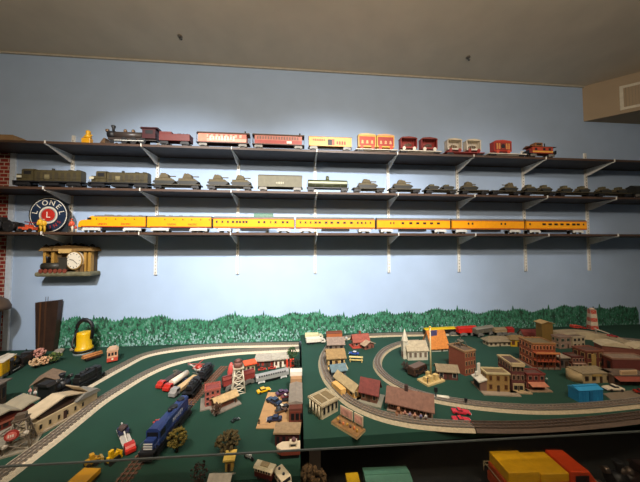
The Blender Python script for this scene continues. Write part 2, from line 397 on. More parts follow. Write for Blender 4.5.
def house(a, b, z, dep, H, label, wall, roof, rk='gable', rh=.04, name='model_house', cat='model building', nf=3, ns=2, fl=1, win=None, trim=None, door=True, ov=.008, chim=None, base=None, group=None, porch=None, winw=.5, parapet=.006, cornice=None, shop=None, awn=None, baseov=.015, wz=None):
    """a-b is the front base edge seen from the camera, left to right"""
    (cx, cy), W, ang = seg(a, b)
    t = T(name, label, cat, (a[0], a[1], z), ang, group)
    wall = mt(wall, .8) if isinstance(wall, str) else wall; rm = mt(roof, .8, .2, 80) if isinstance(roof, str) else roof
    gl = mt(win, .3) if win else DGL; tr = mt(trim, .6) if trim else wall
    bz = 0
    if base:
        M().box(-baseov, W+baseov, -baseov, dep+baseov, 0, .005).o('base_plate', mt(base, .8), t); bz = .005
    if rk == 'gable': M().prism([(0, bz), (dep, bz), (dep, H), (dep/2, H+rh), (0, H)], 'x', 0, W).o('walls', wall, t)
    elif rk == 'gabley': M().prism([(0, bz), (W, bz), (W, H), (W/2, H+rh), (0, H)], 'y', 0, dep).o('walls', wall, t)
    else: M().box(0, W, 0, dep, bz, H).o('walls', wall, t)
    th = .004
    if rk == 'gable':
        s = rh/(dep/2); z0 = H-ov*s
        M().prism([(-ov, z0), (dep/2, H+rh), (dep+ov, z0), (dep+ov, z0+th), (dep/2, H+rh+th), (-ov, z0+th)], 'x', -ov, W+ov).o('roof', rm, t)
    elif rk == 'gabley':
        s = rh/(W/2); z0 = H-ov*s
        M().prism([(-ov, z0), (W/2, H+rh), (W+ov, z0), (W+ov, z0+th), (W/2, H+rh+th), (-ov, z0+th)], 'y', -ov, dep+ov).o('roof', rm, t)
    elif rk == 'hip':
        q = min(W, dep)*.35; m = M()
       
        v = [(-ov, -ov, H), (W+ov, -ov, H), (W+ov, dep+ov, H), (-ov, dep+ov, H), (q, dep/2, H+rh), (W-q, dep/2, H+rh)] if W >= dep else [(-ov, -ov, H), (W+ov, -ov, H), (W+ov, dep+ov, H), (-ov, dep+ov, H), (W/2, q, H+rh), (W/2, dep-q, H+rh)]
        V = [m.b.verts.new(x) for x in v]
        fs = ((3,2,1,0),(0,1,5,4),(1,2,5),(2,3,4,5),(3,0,4)) if W >= dep else ((3,2,1,0),(0,1,4),(1,2,5,4),(2,3,5),(3,0,4,5))
        for f in fs: m.b.faces.new([V[i] for i in f])
        m.o('roof', rm, t)
    elif rk == 'flat':
        M().box(.003, W-.003, .003, dep-.003, H-.001, H+.001).o('roof', rm, t)
        pm = M(); e = .003
        pm.box(-e, W+e, -e, .003, H-.002, H+parapet).box(-e, W+e, dep-.003, dep+e, H-.002, H+parapet).box(-e, .003, .003, dep-.003, H-.002, H+parapet).box(W-.003, W+e, .003, dep-.003, H-.002, H+parapet)
        pm.o('parapet', mt(cornice, .7) if cornice else wall, t)
    elif rk == 'slab':
        M().box(-ov, W+ov, -ov, dep+ov, H, H+.006).o('roof', rm, t)
    fh = (H-bz)/fl
    f0 = 1 if (shop and fl > 1) else 0
    def window(x0, x1, zz0, zz1, face, hd):
        if face == 'f': w_ = M().box(x0-.002, x1+.002, -.0015, 0, zz0-.002, zz1+.002).o('window', tr, t); M().box(x0, x1, -.0022, -.001, zz0, zz1).o('pane', gl, w_)
        elif face == 'l': w_ = M().box(-.0015, 0, x0-.002, x1+.002, zz0-.002, zz1+.002).o('window', tr, t); M().box(-.0022, -.001, x0, x1, zz0, zz1).o('pane', gl, w_)
        else: w_ = M().box(W, W+.0015, x0-.002, x1+.002, zz0-.002, zz1+.002).o('window', tr, t); M().box(W+.001, W+.0022, x0, x1, zz0, zz1).o('pane', gl, w_)
    for f in range(f0, fl):
        for n_, len_, faces in ((nf, W, 'f'), (ns, dep, 'lr')):
            for i in range(n_):
                c = len_*(i+.5)/n_; hw = len_/n_*winw/2
                hw = min(hw, fh*.3)
                if f == 0 and door and faces == 'f' and i == n_//2: continue
                for fc in faces: window(c-hw, c+hw, bz+fh*(f+.3), bz+fh*(f+.78), fc, 0)
    if door and nf:
        i = nf//2; c = W*(i+.5)/nf
        if not (shop and fl > 1): M().box(c-fh*.14, c+fh*.14, -.002, 0, bz, bz+fh*.7).o('door', mt('#3b2618'), t)
    if shop:
        sh = M().box(W*.08, W*.92, -.003, 0, bz, bz+fh*.85).o('storefront', mt(shop, .5), t)
        for i in range(2): M().box(W*(.14+i*.42), W*(.14+i*.42)+W*.26, -.004, -.002, bz+fh*.15, bz+fh*.62).o('pane', DGL, sh)
        M().box(W*.44, W*.53, -.004, -.002, bz, bz+fh*.62).o('shop_door', mt('#33211a'), sh)
    if awn: M().prism([(-.028, bz+fh*.72), (0, bz+fh*.98), (0, bz+fh*.93), (-.028, bz+fh*.69)], 'x', W*.02, W*.98).o('awning', mt(awn, .6), t)
    if porch:
        pw = porch[0]
        M().box(0, W, -pw, 0, fh*.95+bz, fh*.95+bz+.004).o('porch_roof', mt(porch[1], .7), t)
        n_ = max(3, int(W/.03))
        for i in range(n_+1): M().box(i*(W-.003)/n_, i*(W-.003)/n_+.003, -pw, -pw+.003, bz, fh*.95+bz).o('porch_post', mt(porch[2], .6), t)
    if chim:
        M().box(chim[0]*W-.007, chim[0]*W+.007, chim[1]*dep-.007, chim[1]*dep+.007, H*.8, H+rh+.022).o('chimney', mt(chim[2] if len(chim) > 2 else '#7a3b2c', .8), t)
    return t

def smooth(pts, n=8):
    out = []; P = [pts[0]] + list(pts) + [pts[-1]]
    for i in range(1, len(P)-2):
        for k in range(n):
            u = k/n; a, b, c, d = P[i-1], P[i], P[i+1], P[i+2]
            out.append(tuple(.5*((2*b[j])+(-a[j]+c[j])*u+(2*a[j]-5*b[j]+4*c[j]-d[j])*u*u+(-a[j]+3*b[j]-3*c[j]+d[j])*u**3) for j in range(2)))
    out.append(tuple(pts[-1]))
    return out
def ribbon(m, pts, off0, off1, z0, z1, slope=0):
    """solid ribbon between two sideways offsets"""
    rows = []
    for i, p in enumerate(pts):
        q = pts[min(i+1, len(pts)-1)]; o_ = pts[max(i-1, 0)]
        d = Vector((q[0]-o_[0], q[1]-o_[1])).normalized(); nx, ny = -d.y, d.x
        rows.append([m.b.verts.new((p[0]+nx*o, p[1]+ny*o, zz)) for o, zz in ((off0, z0), (off1, z0), (off1-slope, z1), (off0+slope, z1))])
    for a, b in zip(rows, rows[1:]):
        for k in range(4): m.b.faces.new((a[k], a[(k+1)%4], b[(k+1)%4], b[k]))
    m.b.faces.new(rows[0][::-1]); m.b.faces.new(rows[-1])
def resample(pts, step):
    out = []; acc = 0; 
    for a, b in zip(pts, pts[1:]):
        L = hypot(b[0]-a[0], b[1]-a[1]); u = (step-acc) if out else 0
        while u <= L:
            out.append((a[0]+(b[0]-a[0])*u/L, a[1]+(b[1]-a[1])*u/L, atan2(b[1]-a[1], b[0]-a[0]))); u += step
        acc = (L-(u-step)) if out else 0
    return out
def track(pts, z, label, bed='#bfb29a', mid='#978c7d', railc='#988f84', tiec='#655c52', w=.04, hb=.01, group='railway tracks on the layout', name='railway_track'):
    pp = smooth(pts); t = T(name, label, 'model track', (0, 0, z), 0, group)
    if bed:
        m = M(); ribbon(m, pp, -w, w, 0, hb, w*.28); m.o('roadbed', mt(bed, .85, .15, 120), t)
        m = M(); ribbon(m, pp, -w*.5, w*.5, hb-.001, hb+.0012); m.o('ballast_strip', mt(mid, .85, .2, 150), t)
    else: hb = 0
    m = M()
    for x, y, a in resample(pp, .017): m.rbox(x, y, hb+.0015, .007, w*1.15 if bed else .05, .003, a)
    m.o('ties', mt(tiec, .85), t)
    for o in (-.016, 0, .016):
        m = M(); ribbon(m, pp, o-.0013, o+.0013, hb+.002, hb+.007); m.o('rail', mt(railc, .35, metal=.5), t)
    return t
def lattice_tower(p, z, label, H, w0, w1, col, name, rz=0, levels=4, cat='model tower', lr=.0018, group=None):
    t = T(name, label, cat, (p[0], p[1], z), rz, group); m = mt(col, .6); c4 = ((-1,-1),(1,-1),(1,1),(-1,1))
    for x, y in c4: M().tube([(x*w0, y*w0, 0), (x*w1, y*w1, H)], lr*1.4, 6).o('leg', m, t)
    g = M()
    for k in range(levels+1):
        u = k/levels; w = w0+(w1-w0)*u
        for i in range(4):
            a, b = c4[i], c4[(i+1)%4]
            g.tube([(a[0]*w, a[1]*w, H*u), (b[0]*w, b[1]*w, H*u)], lr, 5)
            if k < levels:
                w2 = w0+(w1-w0)*(k+1)/levels
                g.tube([(a[0]*w, a[1]*w, H*u), (b[0]*w2, b[1]*w2, H*(k+1)/levels)], lr, 5)
                g.tube([(b[0]*w, b[1]*w, H*u), (a[0]*w2, a[1]*w2, H*(k+1)/levels)], lr, 5)
    g.o('cross_bracing', m, t)
    return t

# ================================================================== ROOM
XL, XR, YF, ZC = -.44, 5.35, -4.4, 3.09
wallm = mt('#a9bfdc', .85, .03, 6, bump=.03)
ceilm = mt('#d9cdb9', .9, .05, 5, bump=.04)
struct(M().box(XL-.7, XR+.1, YF-.1, .1, -.05, 0).o('floor', mt('#322d28', .8)))
struct(M().box(XL-.7, XR+.1, YF-.1, .1, ZC, ZC+.08).o('ceiling', ceilm))
struct(M().box(XL-.7, XR+.1, 0, .1, 0, ZC).o('wall_back', wallm))
struct(M().box(XR, XR+.1, YF, 0, 0, ZC).o('wall_right', mt('#9aa6b4', .85)))
struct(M().box(XL-.7, XR+.1, YF-.1, YF, 0, ZC).o('wall_front', mt('#3d3a36', .9)))
struct(M().box(XL-.7, XL-.62, YF, 0, 0, ZC).o('wall_left', mt('#8f8a80', .9)))
struct(M().box(XL-.62, -0.4252, -.014, 0, 0, 2.34).o('trim_1', brick('#8e2418', '#7a2016', '#b9aa98', 9)))       # brick pier in the corner
struct(M().box(-0.4252+.002, -0.3875, -.012, 0, 0, 2.34).o('trim_2', mt('#c9d4e2', .7)))
struct(M().box(XL-.7, XR, -.012, 0, ZC-.012, ZC).o('trim_3', mt('#b9b2a2', .8)))
# the dropped bulkhead that juts out at the right end of the ceiling
c0 = (4.28, 0); c1 = (5.35, -.86)
struct(M().prism([c0, c1, (XR, 0)], 'z', 2.765, ZC).o('trim_4', mt('#a39179', .9, .04, 5)))
v = T('air_vent', 'white metal air vent with louvers on the bulkhead at right', 'vent', (4.28+.798*.222, -.602*.222, 2.795), atan2(-.602, .798))
m = M().box(0, .36, -.012, 0, 0, .022).box(0, .36, -.012, 0, .188, .21).box(0, .022, -.012, 0, .02, .19).box(.338, .36, -.012, 0, .02, .19)
m.o('frame', mt('#cfc8b6', .5), v, .002)
M().box(.02, .34, -.003, -.001, .02, .19).o('backing', mt('#2a241c'), v)
for k in range(17): M().rbox(.035+k*.018, -.006, .105, .0025, .009, .17, .25).o('louver', mt('#8f8470', .5), v)
for n, (x, y) in enumerate(((0.8734, -0.2566), (3.0005, -0.2441))):
    h = T('ceiling_hook', ('small metal hook in the ceiling toward the left' if n == 0 else 'tiny metal hook in the ceiling toward the right'), 'hook', (x, y, ZC), 0, 'hooks in the ceiling')
    M().cyl((0, 0, -.006), .016, .006, n=16).o('plate', mt('#7a7062'), h)
    M().tube([(0, 0, 0), (0, 0, -.02), (.008, 0, -.028), (.014, 0, -.02)], .0035, 8).o('hook', BLK, h)

# painted forest along the foot of the wall
def forest():
    m = bpy.data.materials.new('painted_forest'); m.use_nodes = True; n = m.node_tree; b = n.nodes['Principled BSDF']; b.inputs['Roughness'].default_value = .8
    N = n.nodes.new; K = n.links.new
    tc = N('ShaderNodeTexCoord'); mp = N('ShaderNodeMapping'); mp.inputs['Scale'].default_value = (1, 1, .6); K(tc.outputs['Object'], mp.inputs[0])
    a = N('ShaderNodeTexNoise'); a.inputs['Scale'].default_value = 52; a.inputs['Detail'].default_value = 6; a.inputs['Roughness'].default_value = .75; K(mp.outputs[0], a.inputs['Vector'])
    r = N('ShaderNodeValToRGB'); e = r.color_ramp.elements
    e[0].position = .36; e[0].color = lin('#14281f'); e[1].position = .68; e[1].color = lin('#6fae95')
    for p, c in ((.44, '#24493a'), (.50, '#2c6a4e'), (.55, '#318a64'), (.6, '#55786a')): q = e.new(p); q.color = lin(c)
    K(a.outputs['Fac'], r.inputs[0])
    # pale sponge dabs near the foot of the trees
    w = N('ShaderNodeTexNoise'); w.inputs['Scale'].default_value = 95; w.inputs['Detail'].default_value = 3
    mp2 = N('ShaderNodeMapping'); mp2.inputs['Scale'].default_value = (1, 1, .6); mp2.inputs['Location'].default_value = (3, 2, 1); K(tc.outputs['Object'], mp2.inputs[0]); K(mp2.outputs[0], w.inputs['Vector'])
    sp = N('ShaderNodeSeparateXYZ'); K(tc.outputs['Object'], sp.inputs[0])
    mr = N('ShaderNodeMapRange'); mr.inputs['From Min'].default_value = .04; mr.inputs['From Max'].default_value = .13; mr.inputs['To Min'].default_value = .56; mr.inputs['To Max'].default_value = .68; K(sp.outputs['Z'], mr.inputs['Value'])
    gt = N('ShaderNodeMath'); gt.operation = 'GREATER_THAN'; K(w.outputs['Fac'], gt.inputs[0]); K(mr.outputs[0], gt.inputs[1])
    mx = N('ShaderNodeMixRGB'); mx.inputs[2].default_value = lin('#8fb3b0'); K(gt.outputs[0], mx.inputs[0]); K(r.outputs[0], mx.inputs[1])
    # darker green toward the right end
    mr2 = N('ShaderNodeMapRange'); mr2.inputs['From Min'].default_value = 2.6; mr2.inputs['From Max'].default_value = 4.4; mr2.inputs['To Max'].default_value = .35; K(sp.outputs['X'], mr2.inputs['Value'])
    mx2 = N('ShaderNodeMixRGB'); mx2.inputs[2].default_value = lin('#123a2c'); K(mr2.outputs[0], mx2.inputs[0]); K(mx.outputs[0], mx2.inputs[1])
    K(mx2.outputs[0], b.inputs['Base Color'])
    me = M(); x = -.09; top = []
    random.seed(3)
    while x < 4.72:
        tp = .204 + .01*sin(x*5) + .012*sin(x*11+1) + .01*sin(x*29+2*sin(x*3)) + (.02 if x < .5 else 0)*0
        w_ = random.uniform(.012, .03)
        pk = random.uniform(.0, .008) if random.random() < .93 else random.uniform(.015, .04)
        top += [(x, tp-.012), (x+w_*.35, tp+pk*.6-.004), (x+w_*.5, tp+pk), (x+w_*.68, tp+pk*.5-.004)]
        x += w_
    top.append((4.74, .15))
    for p, q in zip(top, top[1:]):
        vs = [me.b.verts.new((p[0], yy, zz)) for yy in (-.006, -.001) for zz in (0, p[1])] + [me.b.verts.new((q[0], yy, zz)) for yy in (-.006, -.001) for zz in (0, q[1])]
        for f in ((0,1,5,4),(2,3,7,6),(1,3,7,5)): me.b.faces.new([vs[i] for i in f])
    bmesh.ops.remove_doubles(me.b, verts=me.b.verts, dist=1e-5)
    o = me.o('painted_forest_mural', m); o.location = (0, 0, .884)
    tag(o, 'green painted forest strip with pale dabs along the foot of the blue wall', 'mural')
forest()
random.seed(11)

# ------------------------------------------------------------------ layout boards
green = mt('#0c382a', .85, .08, 9, bump=.02)
o = M().box(-.6, 1.705, -1.185, -.008, ZL-.03, ZL).o('layout_table', green); tag(o, 'green topped train table on the left, the lower of the two', 'table')
t = T('layout_board', 'raised green train board with the town on the right half', 'table', (1.717, 0, 0))
M().box(0, 3.4, -1.1, -.008, ZR-.035, ZR).o('board_top', green, t)
for x in (.04, 1.7, 3.3):
    for y in (-1.08, -.06): M().box(x-.02, x+.02, y-.02, y+.02, 0, ZR-.035).o('leg', mt('#2a221a'), t) if not (y < -1 and x > 1) else None
for x, y in ((-.5, -1.1), (-.5, -.1), (1.6, -.1)): M().box(x-.03, x+.03, y-.03, y+.03, 0, ZL-.03).o('leg', mt('#2a221a'), o)
t = T('lower_deck', 'dark lower deck holding big trains beneath the right board', 'shelf', (1.62, 0, 0))
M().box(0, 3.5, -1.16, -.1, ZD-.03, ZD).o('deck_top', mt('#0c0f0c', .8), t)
M().box(.0, 3.5, -.8, -.78, ZD, ZR-.036).o('added_shade_panel', mt('#0f1110', .9), t)  # dark sheet added to stand in for the shade beneath the board
for x in (.05, 3.4): M().box(x-.02, x+.02, -1.1, -1.06, 0, ZD-.03).o('leg', BLK, t)

# clear guard panel in front of the layout
g = T('guard_panel', 'clear acrylic guard panel with pale top edge in front of the layout', 'panel', (0, -1.2, 0))
gm = bpy.data.materials.new('clear_acrylic'); gm.use_nodes = True; n = gm.node_tree
for q in list(n.nodes):
    if q.type != 'OUTPUT_MATERIAL': n.nodes.remove(q)
out = n.nodes['Material Output']; tr = n.nodes.new('ShaderNodeBsdfTransparent'); tr.inputs[0].default_value = (.93, .94, .93, 1)
gl = n.nodes.new('ShaderNodeBsdfGlossy'); gl.inputs['Roughness'].default_value = .06; fr = n.nodes.new('ShaderNodeFresnel'); fr.inputs[0].default_value = 1.45
mx = n.nodes.new('ShaderNodeMixShader'); ml = n.nodes.new('ShaderNodeMath'); ml.operation = 'MULTIPLY'; ml.inputs[1].default_value = .25
n.links.new(fr.outputs[0], ml.inputs[0]); n.links.new(ml.outputs[0], mx.inputs[0]); n.links.new(tr.outputs[0], mx.inputs[1]); n.links.new(gl.outputs[0], mx.inputs[2]); n.links.new(mx.outputs[0], out.inputs[0])
def zt(x): return .985 + (x-.85)*(.9555-.985)/2.06
M().prism([(-.5, 0), (4.9, 0), (4.9, zt(4.9)-.003), (-.5, zt(-.5)-.003)], 'y', -.002, .002).o('sheet', gm, g)
M().prism([(-.5, zt(-.5)-.003), (4.9, zt(4.9)-.003), (4.9, zt(4.9)+.0012), (-.5, zt(-.5)+.0012)], 'y', -.0022, .0022).o('top_edge', mt('#474c48', .4), g)

# ------------------------------------------------------------------ shelves
Z1, Z2, Z3 = 2.336, 2.026, 1.724; YS = -.178
wood = mt('#2c2019', .6, .25, 14); woodf = mt('#4a3426', .5)
for z, nm in ((Z1, 'top'), (Z2, 'middle'), (Z3, 'lowest')):
    s = T('shelf_board', f'long dark wooden shelf board, the {nm} of three', 'shelf', (0, 0, z), 0, 'long wooden shelves')
    M().box(-1.05, 5.3, -.208, -.004, -.016, 0).o('board', wood, s)
    M().box(-1.05, 5.3, -.212, -.208, -.016, 0).o('front_edge', woodf, s)
whm = mt('#eae8e0', .45)
place = ['leftmost', 'second from the left', 'third from the left', 'fourth from the left', 'fourth from the right', 'third from the right', 'second from the right', 'rightmost']
for i in range(8):
    x = i*.61
    s = T('shelf_standard', f'white slotted metal shelf standard on the wall, {place[i]}', 'bracket rail', (x, 0, 1.414), 0, 'white slotted shelf standards')
    M().box(-.0105, .0105, -.011, 0, 0, 1.055).o('rail', whm, s)
    q = M()
    for k in range(40): q.box(-.002, .002, -.0116, -.0108, .012+k*.0255, .024+k*.0255)
    q.o('slots', BLK, s)
    M().cyl((0, -.013, .006), .004, .004, 'y', 8).o('screw', STEEL, s)
    for z, nm in ((Z1, 'top'), (Z2, 'middle'), (Z3, 'lowest')):
        b = T('shelf_bracket', f'white metal bracket under the {nm} shelf, {place[i]} along it', 'bracket', (x, -.012, z-.0165), 0, 'white shelf brackets')
        M().prism([(0, 0), (-.186, 0), (-.186, -.007), (-.03, -.058), (0, -.062)], 'x', -.0022, .0022).box(-.006, .006, -.186, -.01, -.0025, 0).o('arm', whm, b)
        M().box(-.003, .003, -.206, -.2005, -.008, .02).box(-.003, .003, -.206, -.186, -.008, -.001).o('end_clip', whm, b)

# ------------------------------------------------------------------ top shelf
G1 = 'circus train on the top shelf'
f = T('toy_figure', 'small yellow toy figure near the left end of the top shelf', 'figurine', (0.2175, YS+.02, Z1), 0)
M().box(-.028, .028, -.015, .015, 0, .05).o('base_block', mt('#d79a12', .4), f, .003)
M().lathe([(.012, .05), (.02, .055), (.019, .07), (.01, .078), (.014, .085), (.015, .1), (.006, .108)], (.006, 0, 0), 14).tube([(.02, 0, .066), (.032, -.004, .075)], .005, 7).tube([(-.01, 0, .066), (-.022, -.004, .058)], .005, 7).o('body', mt('#e0a81c', .4), f)
b = T('cardboard_box', 'tan box corner at the far left end of the top shelf', 'box', (-0.2931, -.13, Z1), 0)
M().box(-.07, .07, -.06, .06, 0, .045).o('carton', mt('#8b6f4c', .8), b); M().box(-.07, .07, -.012, .012, .045, .0465).o('tape', mt('#b09468', .4), b)
steam_loco((0.3578, YS), (0.71, YS), Z1, 'dark antique steam locomotive with maroon cab on the top shelf', mt('#3d3430', .4), mt('#43161a', .4), mt('#7c6248', .35, metal=.5), S=1.12)
tender((0.72, YS), (0.9315, YS), Z1, 'maroon coal tender behind the antique steam locomotive', mt('#6b2420', .5), k=1.15)
win = lambda n, a=.05, b=.95, f=.5: [(a+(b-a)*i/n, a+(b-a)*(i+f)/n) for i in range(n)]
def oldcoach(x0, x1, label, body, roof, panel, n, trim):
    t, L = rail_base('antique_coach', label, 'train car', x0, x1, YS, Z1, 0, G1); h = L/2-.004; w = .03
    M().box(-h+.018, h-.018, -w, w, .03, .085).o('body', body, t)
    M().box(-h, h, -w-.002, w+.002, .026, .031).o('floor_deck', mt('#3a2018'), t)
    M().prism([(-w-.005, .085), (w+.005, .085), (w*.6, .092), (w*.5, .1), (-w*.5, .1), (-w*.6, .092)], 'x', -h, h).o('roof', roof, t)
    M().box(-h+.018, h-.018, -w-.0012, -w, .034, .054).o('side_panel', panel, t)
    for a, b in win(n): M().box(-h+.018+a*(2*h-.036), -h+.018+b*(2*h-.036), -w-.0016, -w, .06, .078).o('window', trim, t)
    for s in (-1, 1):
        r = M()
        for q in (-w+.002, 0, w-.002): r.tube([(s*(h-.002), q, .031), (s*(h-.002), q, .084)], .001, 5)
        r.tube([(s*(h-.002), -w, .05), (s*(h-.002), w, .05)], .001, 5).o('platform_railing', mt('#2a2320'), t)
        bogie(t, s*(h-.045), .022, STEEL, .05)
    M().cyl((h*.82, 0, .095), .005, .02).o('smokejack', BLK, t)
    return t
t = oldcoach(0.9689, 1.3435, 'red coach with white lettered side panels behind the maroon tender', mt('#c06a52', .5), mt('#5b4a40'), mt('#d9a58c', .5), 9, mt('#d8b59c'))
scrib(t, -.09, .09, -.0315, .055, .03, mt('#e8dcc8'), 9)
M().box(-.17, -.11, -.0325, -.031, .034, .08).o('end_panel', mt('#d88c70'), t)
t = oldcoach(1.3576, 1.743, 'dull red coach with many small arched windows on the top shelf', mt('#a8604c', .5), mt('#564438'), mt('#9a3528', .5), 16, mt('#6a4a3c'))
M().box(.06, .095, -.0322, -.031, .036, .05).o('name_board', mt('#ddd2bc'), t)
t = boxcar((1.7687, YS), (2.0936, YS), Z1, 'yellow circus boxcar with red lettering and a dark open door', mt('#d99a34', .45), mt('#cf7a2c', .5), G1, H=.088, name='circus_boxcar')
M().box(-.02, .012, -.034, -.033, .034, .072).o('open_doorway', DGL, t)
scrib(t, -.13, -.035, -.0335, .066, .014, mt('#b8321e'), 7); scrib(t, .045, .12, -.0335, .05, .024, mt('#b8321e'), 4)
M().box(.013, .03, -.0338, -.033, .034, .074).o('door_poster', mt('#c4503c'), t)
W = mt('#d8cfc0', .5); RD = mt('#8e2018', .45); YL = mt('#d9a43c', .4)
flatcar((2.1202, YS), (2.4481, YS), Z1, 'cream flatcar carrying two yellow and red circus wagons', W, G1, k=.62)
xa, xb = 2.2118, 2.3545
circus_wagon(xa, YS, Z1+.021, 'left yellow circus wagon with a big red scroll panel', .135, YL, mt('#b03a22'), mt('#c4482c'), mt('#d0b070'))
circus_wagon(xb, YS, Z1+.021, 'right yellow circus wagon beside the other one with a red scroll panel', .135, YL, mt('#a03020'), mt('#c4482c'), mt('#d0a070'))
flatcar((2.4599, YS), (2.7984, YS), Z1, 'cream flatcar carrying two dark red circus wagons with white wheels', W, G1, k=.62)
circus_wagon(2.5386, YS, Z1+.021, 'left dark red circus wagon with a barred window and white wheels', .13, RD, mt('#5e4634'), W, mt('#7a2a20'), True, H=.082)
circus_wagon(2.7017, YS, Z1+.021, 'right dark red circus wagon with a barred window and white wheels', .13, RD, mt('#4e4034'), W, mt('#7a2a20'), True, H=.082)
flatcar((2.8267, YS), (3.1516, YS), Z1, 'maroon and white flatcar under the white cage wagons', mt('#96342c'), G1, k=.62)
circus_wagon(2.9081, YS, Z1+.021, 'left white cage wagon with a brown animal on red wheels', .12, W, mt('#6a5238'), RD, mt('#cfc2a8'), True, H=.082)
circus_wagon(3.0643, YS, Z1+.021, 'right white cage wagon with a brown animal on red wheels', .12, W, mt('#5a4838'), RD, mt('#cfc2a8'), True, H=.082)
flatcar((3.1809, YS), (3.5077, YS), Z1, 'cream flatcar under a single round red circus wagon', W, G1, k=.62)
rw = circus_wagon(3.3071, YS, Z1+.021, 'single red circus wagon with rounded top and dark round opening', .15, mt('#a8301e', .4), mt('#7a2018'), mt('#c4482c'), mt('#b8402c'), H=.082)
M().cyl((0, -.0252, .05), .016, .004, 'y', 18).o('round_opening', DGL, rw)
for x in (-.05, -.03, .03, .05): M().box(x-.006, x+.006, -.0262, -.0235, .03, .07).o('gold_trim', mt('#c48a4a', .5), rw)
t = T('caboose', 'orange red caboose with yellow cupola at the end of the circus train', 'train car', ((3.5206+3.7646)/2, YS, Z1), 0, G1); h = (3.7646-3.5206)/2-.004
M().box(-h+.03, h-.03, -.03, .03, .03, .075).o('body', mt('#a8402a', .45), t)
M().prism([(-.036, .075), (.036, .075), (0, .088)], 'x', -h, h).o('roof', mt('#6b4226'), t)
c = M().box(-h*.5, h*.05, -.024, .024, .08, .106).o('cupola', mt('#8a5a30'), t); M().box(-h*.4, -h*.05, -.0248, -.024, .088, .1).o('window', DGL, c)
M().cyl((h*.4, 0, .08), .004, .03).o('smokejack', BLK, t)
for k in (-.5, .1, .5): M().box(h*k-.01, h*k+.01, -.031, -.0295, .05, .066).o('window', DGL, t)
M().box(-h+.03, h-.03, -.0308, -.0302, .036, .046).o('stripe', mt('#d3a040'), t)
for s in (-1, 1):
    bogie(t, s*(h-.04), .022, STEEL, .045)
    M().box(s*(h-.015)-.015, s*(h-.015)+.015, -.03, .03, .026, .031).box(s*h-.002, s*h, -.03, .03, .03, .052).o('platform', BLK, t)

# ------------------------------------------------------------------ middle shelf: olive army train
OL = mt('#463e26', .45, .25); OL2 = mt('#3a3322', .6, .25); G2 = 'olive army train on the middle shelf'
a1 = hooddiesel((-0.1982, YS), (0.242, YS), Z2, 'leftmost olive army diesel locomotive with white number board', OL, OL, G2, H=.108, accent=OL2)
a2 = hooddiesel((0.2672, YS), (0.6731, YS), Z2, 'second olive army diesel locomotive behind the leading one', OL, OL, G2, H=.104, accent=OL2)
for q in (a1, a2):
    M().box(-.19, -.16, -.0345, -.033, .052, .066).o('number_board', mt('#b9b49c', .5), q); M().box(-.03, -.0, -.024, -.0225, .05, .075).o('side_emblem', mt('#7a7050', .5), q)
def armyflat(a, b, label, loads, deck=OL2):
    flatcar((a, YS), (b, YS), Z2, label, deck, G2)
    for (x, L, lab, tu, fl, H) in loads: army_tank(x, YS, Z2+.034, lab, L*.92, '#5a5038', 'army vehicles carried on flatcars', tu, fl, H*1.25)
armyflat(0.6797, 1.0074, 'olive flatcar right behind the two army diesels with two tanks', [(0.759, .16, 'left tank on the flatcar right behind the army diesels', True, 1, .06), (0.916, .16, 'right tank on the flatcar right behind the army diesels', True, 1, .06)])
armyflat(1.0414, 1.367, 'olive flatcar left of the tall grey gondola with two tanks', [(1.1235, .16, 'left tank on the flatcar beside the tall grey gondola', True, 1, .058), (1.2829, .155, 'right tank on the flatcar beside the tall grey gondola', True, 1, .058)])
t = boxcar((1.4022, YS), (1.7249, YS), Z2, 'tall grey green army boxcar near the middle of the shelf', mt('#6a6653', .6), mt('#5c5848'), G2, H=.098, name='army_boxcar')
scrib(t, -.03, .03, -.0335, .052, .016, mt('#a9a48c'), 5)
t = T('tank_car', 'olive green tank car with pale side band and central dome', 'train car', ((1.7504+2.0727)/2, YS, Z2), 0, G2); h = (2.0727-1.7504)/2-.006
M().cyl((-h+.008, 0, .058), .026, 2*h-.016, 'x', 20).o('tank', mt('#4e5238', .4), t)
M().box(-h+.012, h-.012, -.0268, -.0245, .056, .068).o('band', mt('#a9ae93'), t)
d = M().cyl((0, 0, .08), .013, .024, n=14).o('dome', mt('#4e5238', .4), t); M().cyl((0, 0, .104), .009, .005).o('hatch', BLK, d)
M().box(-h, h, -.026, .026, .026, .032).o('frame', BLK, t)
r = M().tube([(-h, -.03, .05), (h, -.03, .05)], .001, 5)
for k in range(6): r.tube([(-h+k*2*h/5, -.03, .03), (-h+k*2*h/5, -.03, .05)], .001, 5)
r.o('handrail', STEEL, t)
for s in (-1, 1): bogie(t, s*(h-.03), .022, BLK, .045)
armyflat(2.0953, 2.347, 'olive flatcar just right of the tank car', [(2.2128, .17, 'tank pointing right just right of the tank car', True, 1, .052)])
armyflat(2.3741, 2.6284, 'second olive flatcar right of the tank car', [(2.4868, .17, 'tank pointing right, second one right of the tank car', True, 1, .052)])
armyflat(2.6561, 2.9212, 'olive flatcar with two low army trucks in the right half', [(2.7278, .1, 'left low army truck on the flatcar of trucks', False, 1, .038), (2.8483, .1, 'right low army truck on the flatcar of trucks', False, 1, .038)])
armyflat(2.9456, 3.1802, 'olive flatcar with one tank pointing right in the right half', [(3.0273, .14, 'tank with long barrel between the low army trucks and the last tanks', True, 1, .05)])
armyflat(3.1968, 3.4495, 'olive flatcar with one humped tank pointing left', [(3.3646, .13, 'humped tank pointing left near the caboose end of the circus train', True, -1, .05)])
armyflat(3.4708, 3.7559, 'olive flatcar holding two dark humped army trucks', [(3.5393, .1, 'left humped army truck beside the pair of pale bundles', False, 1, .052), (3.6731, .1, 'right humped army truck beside the pair of pale bundles', False, 1, .052)])
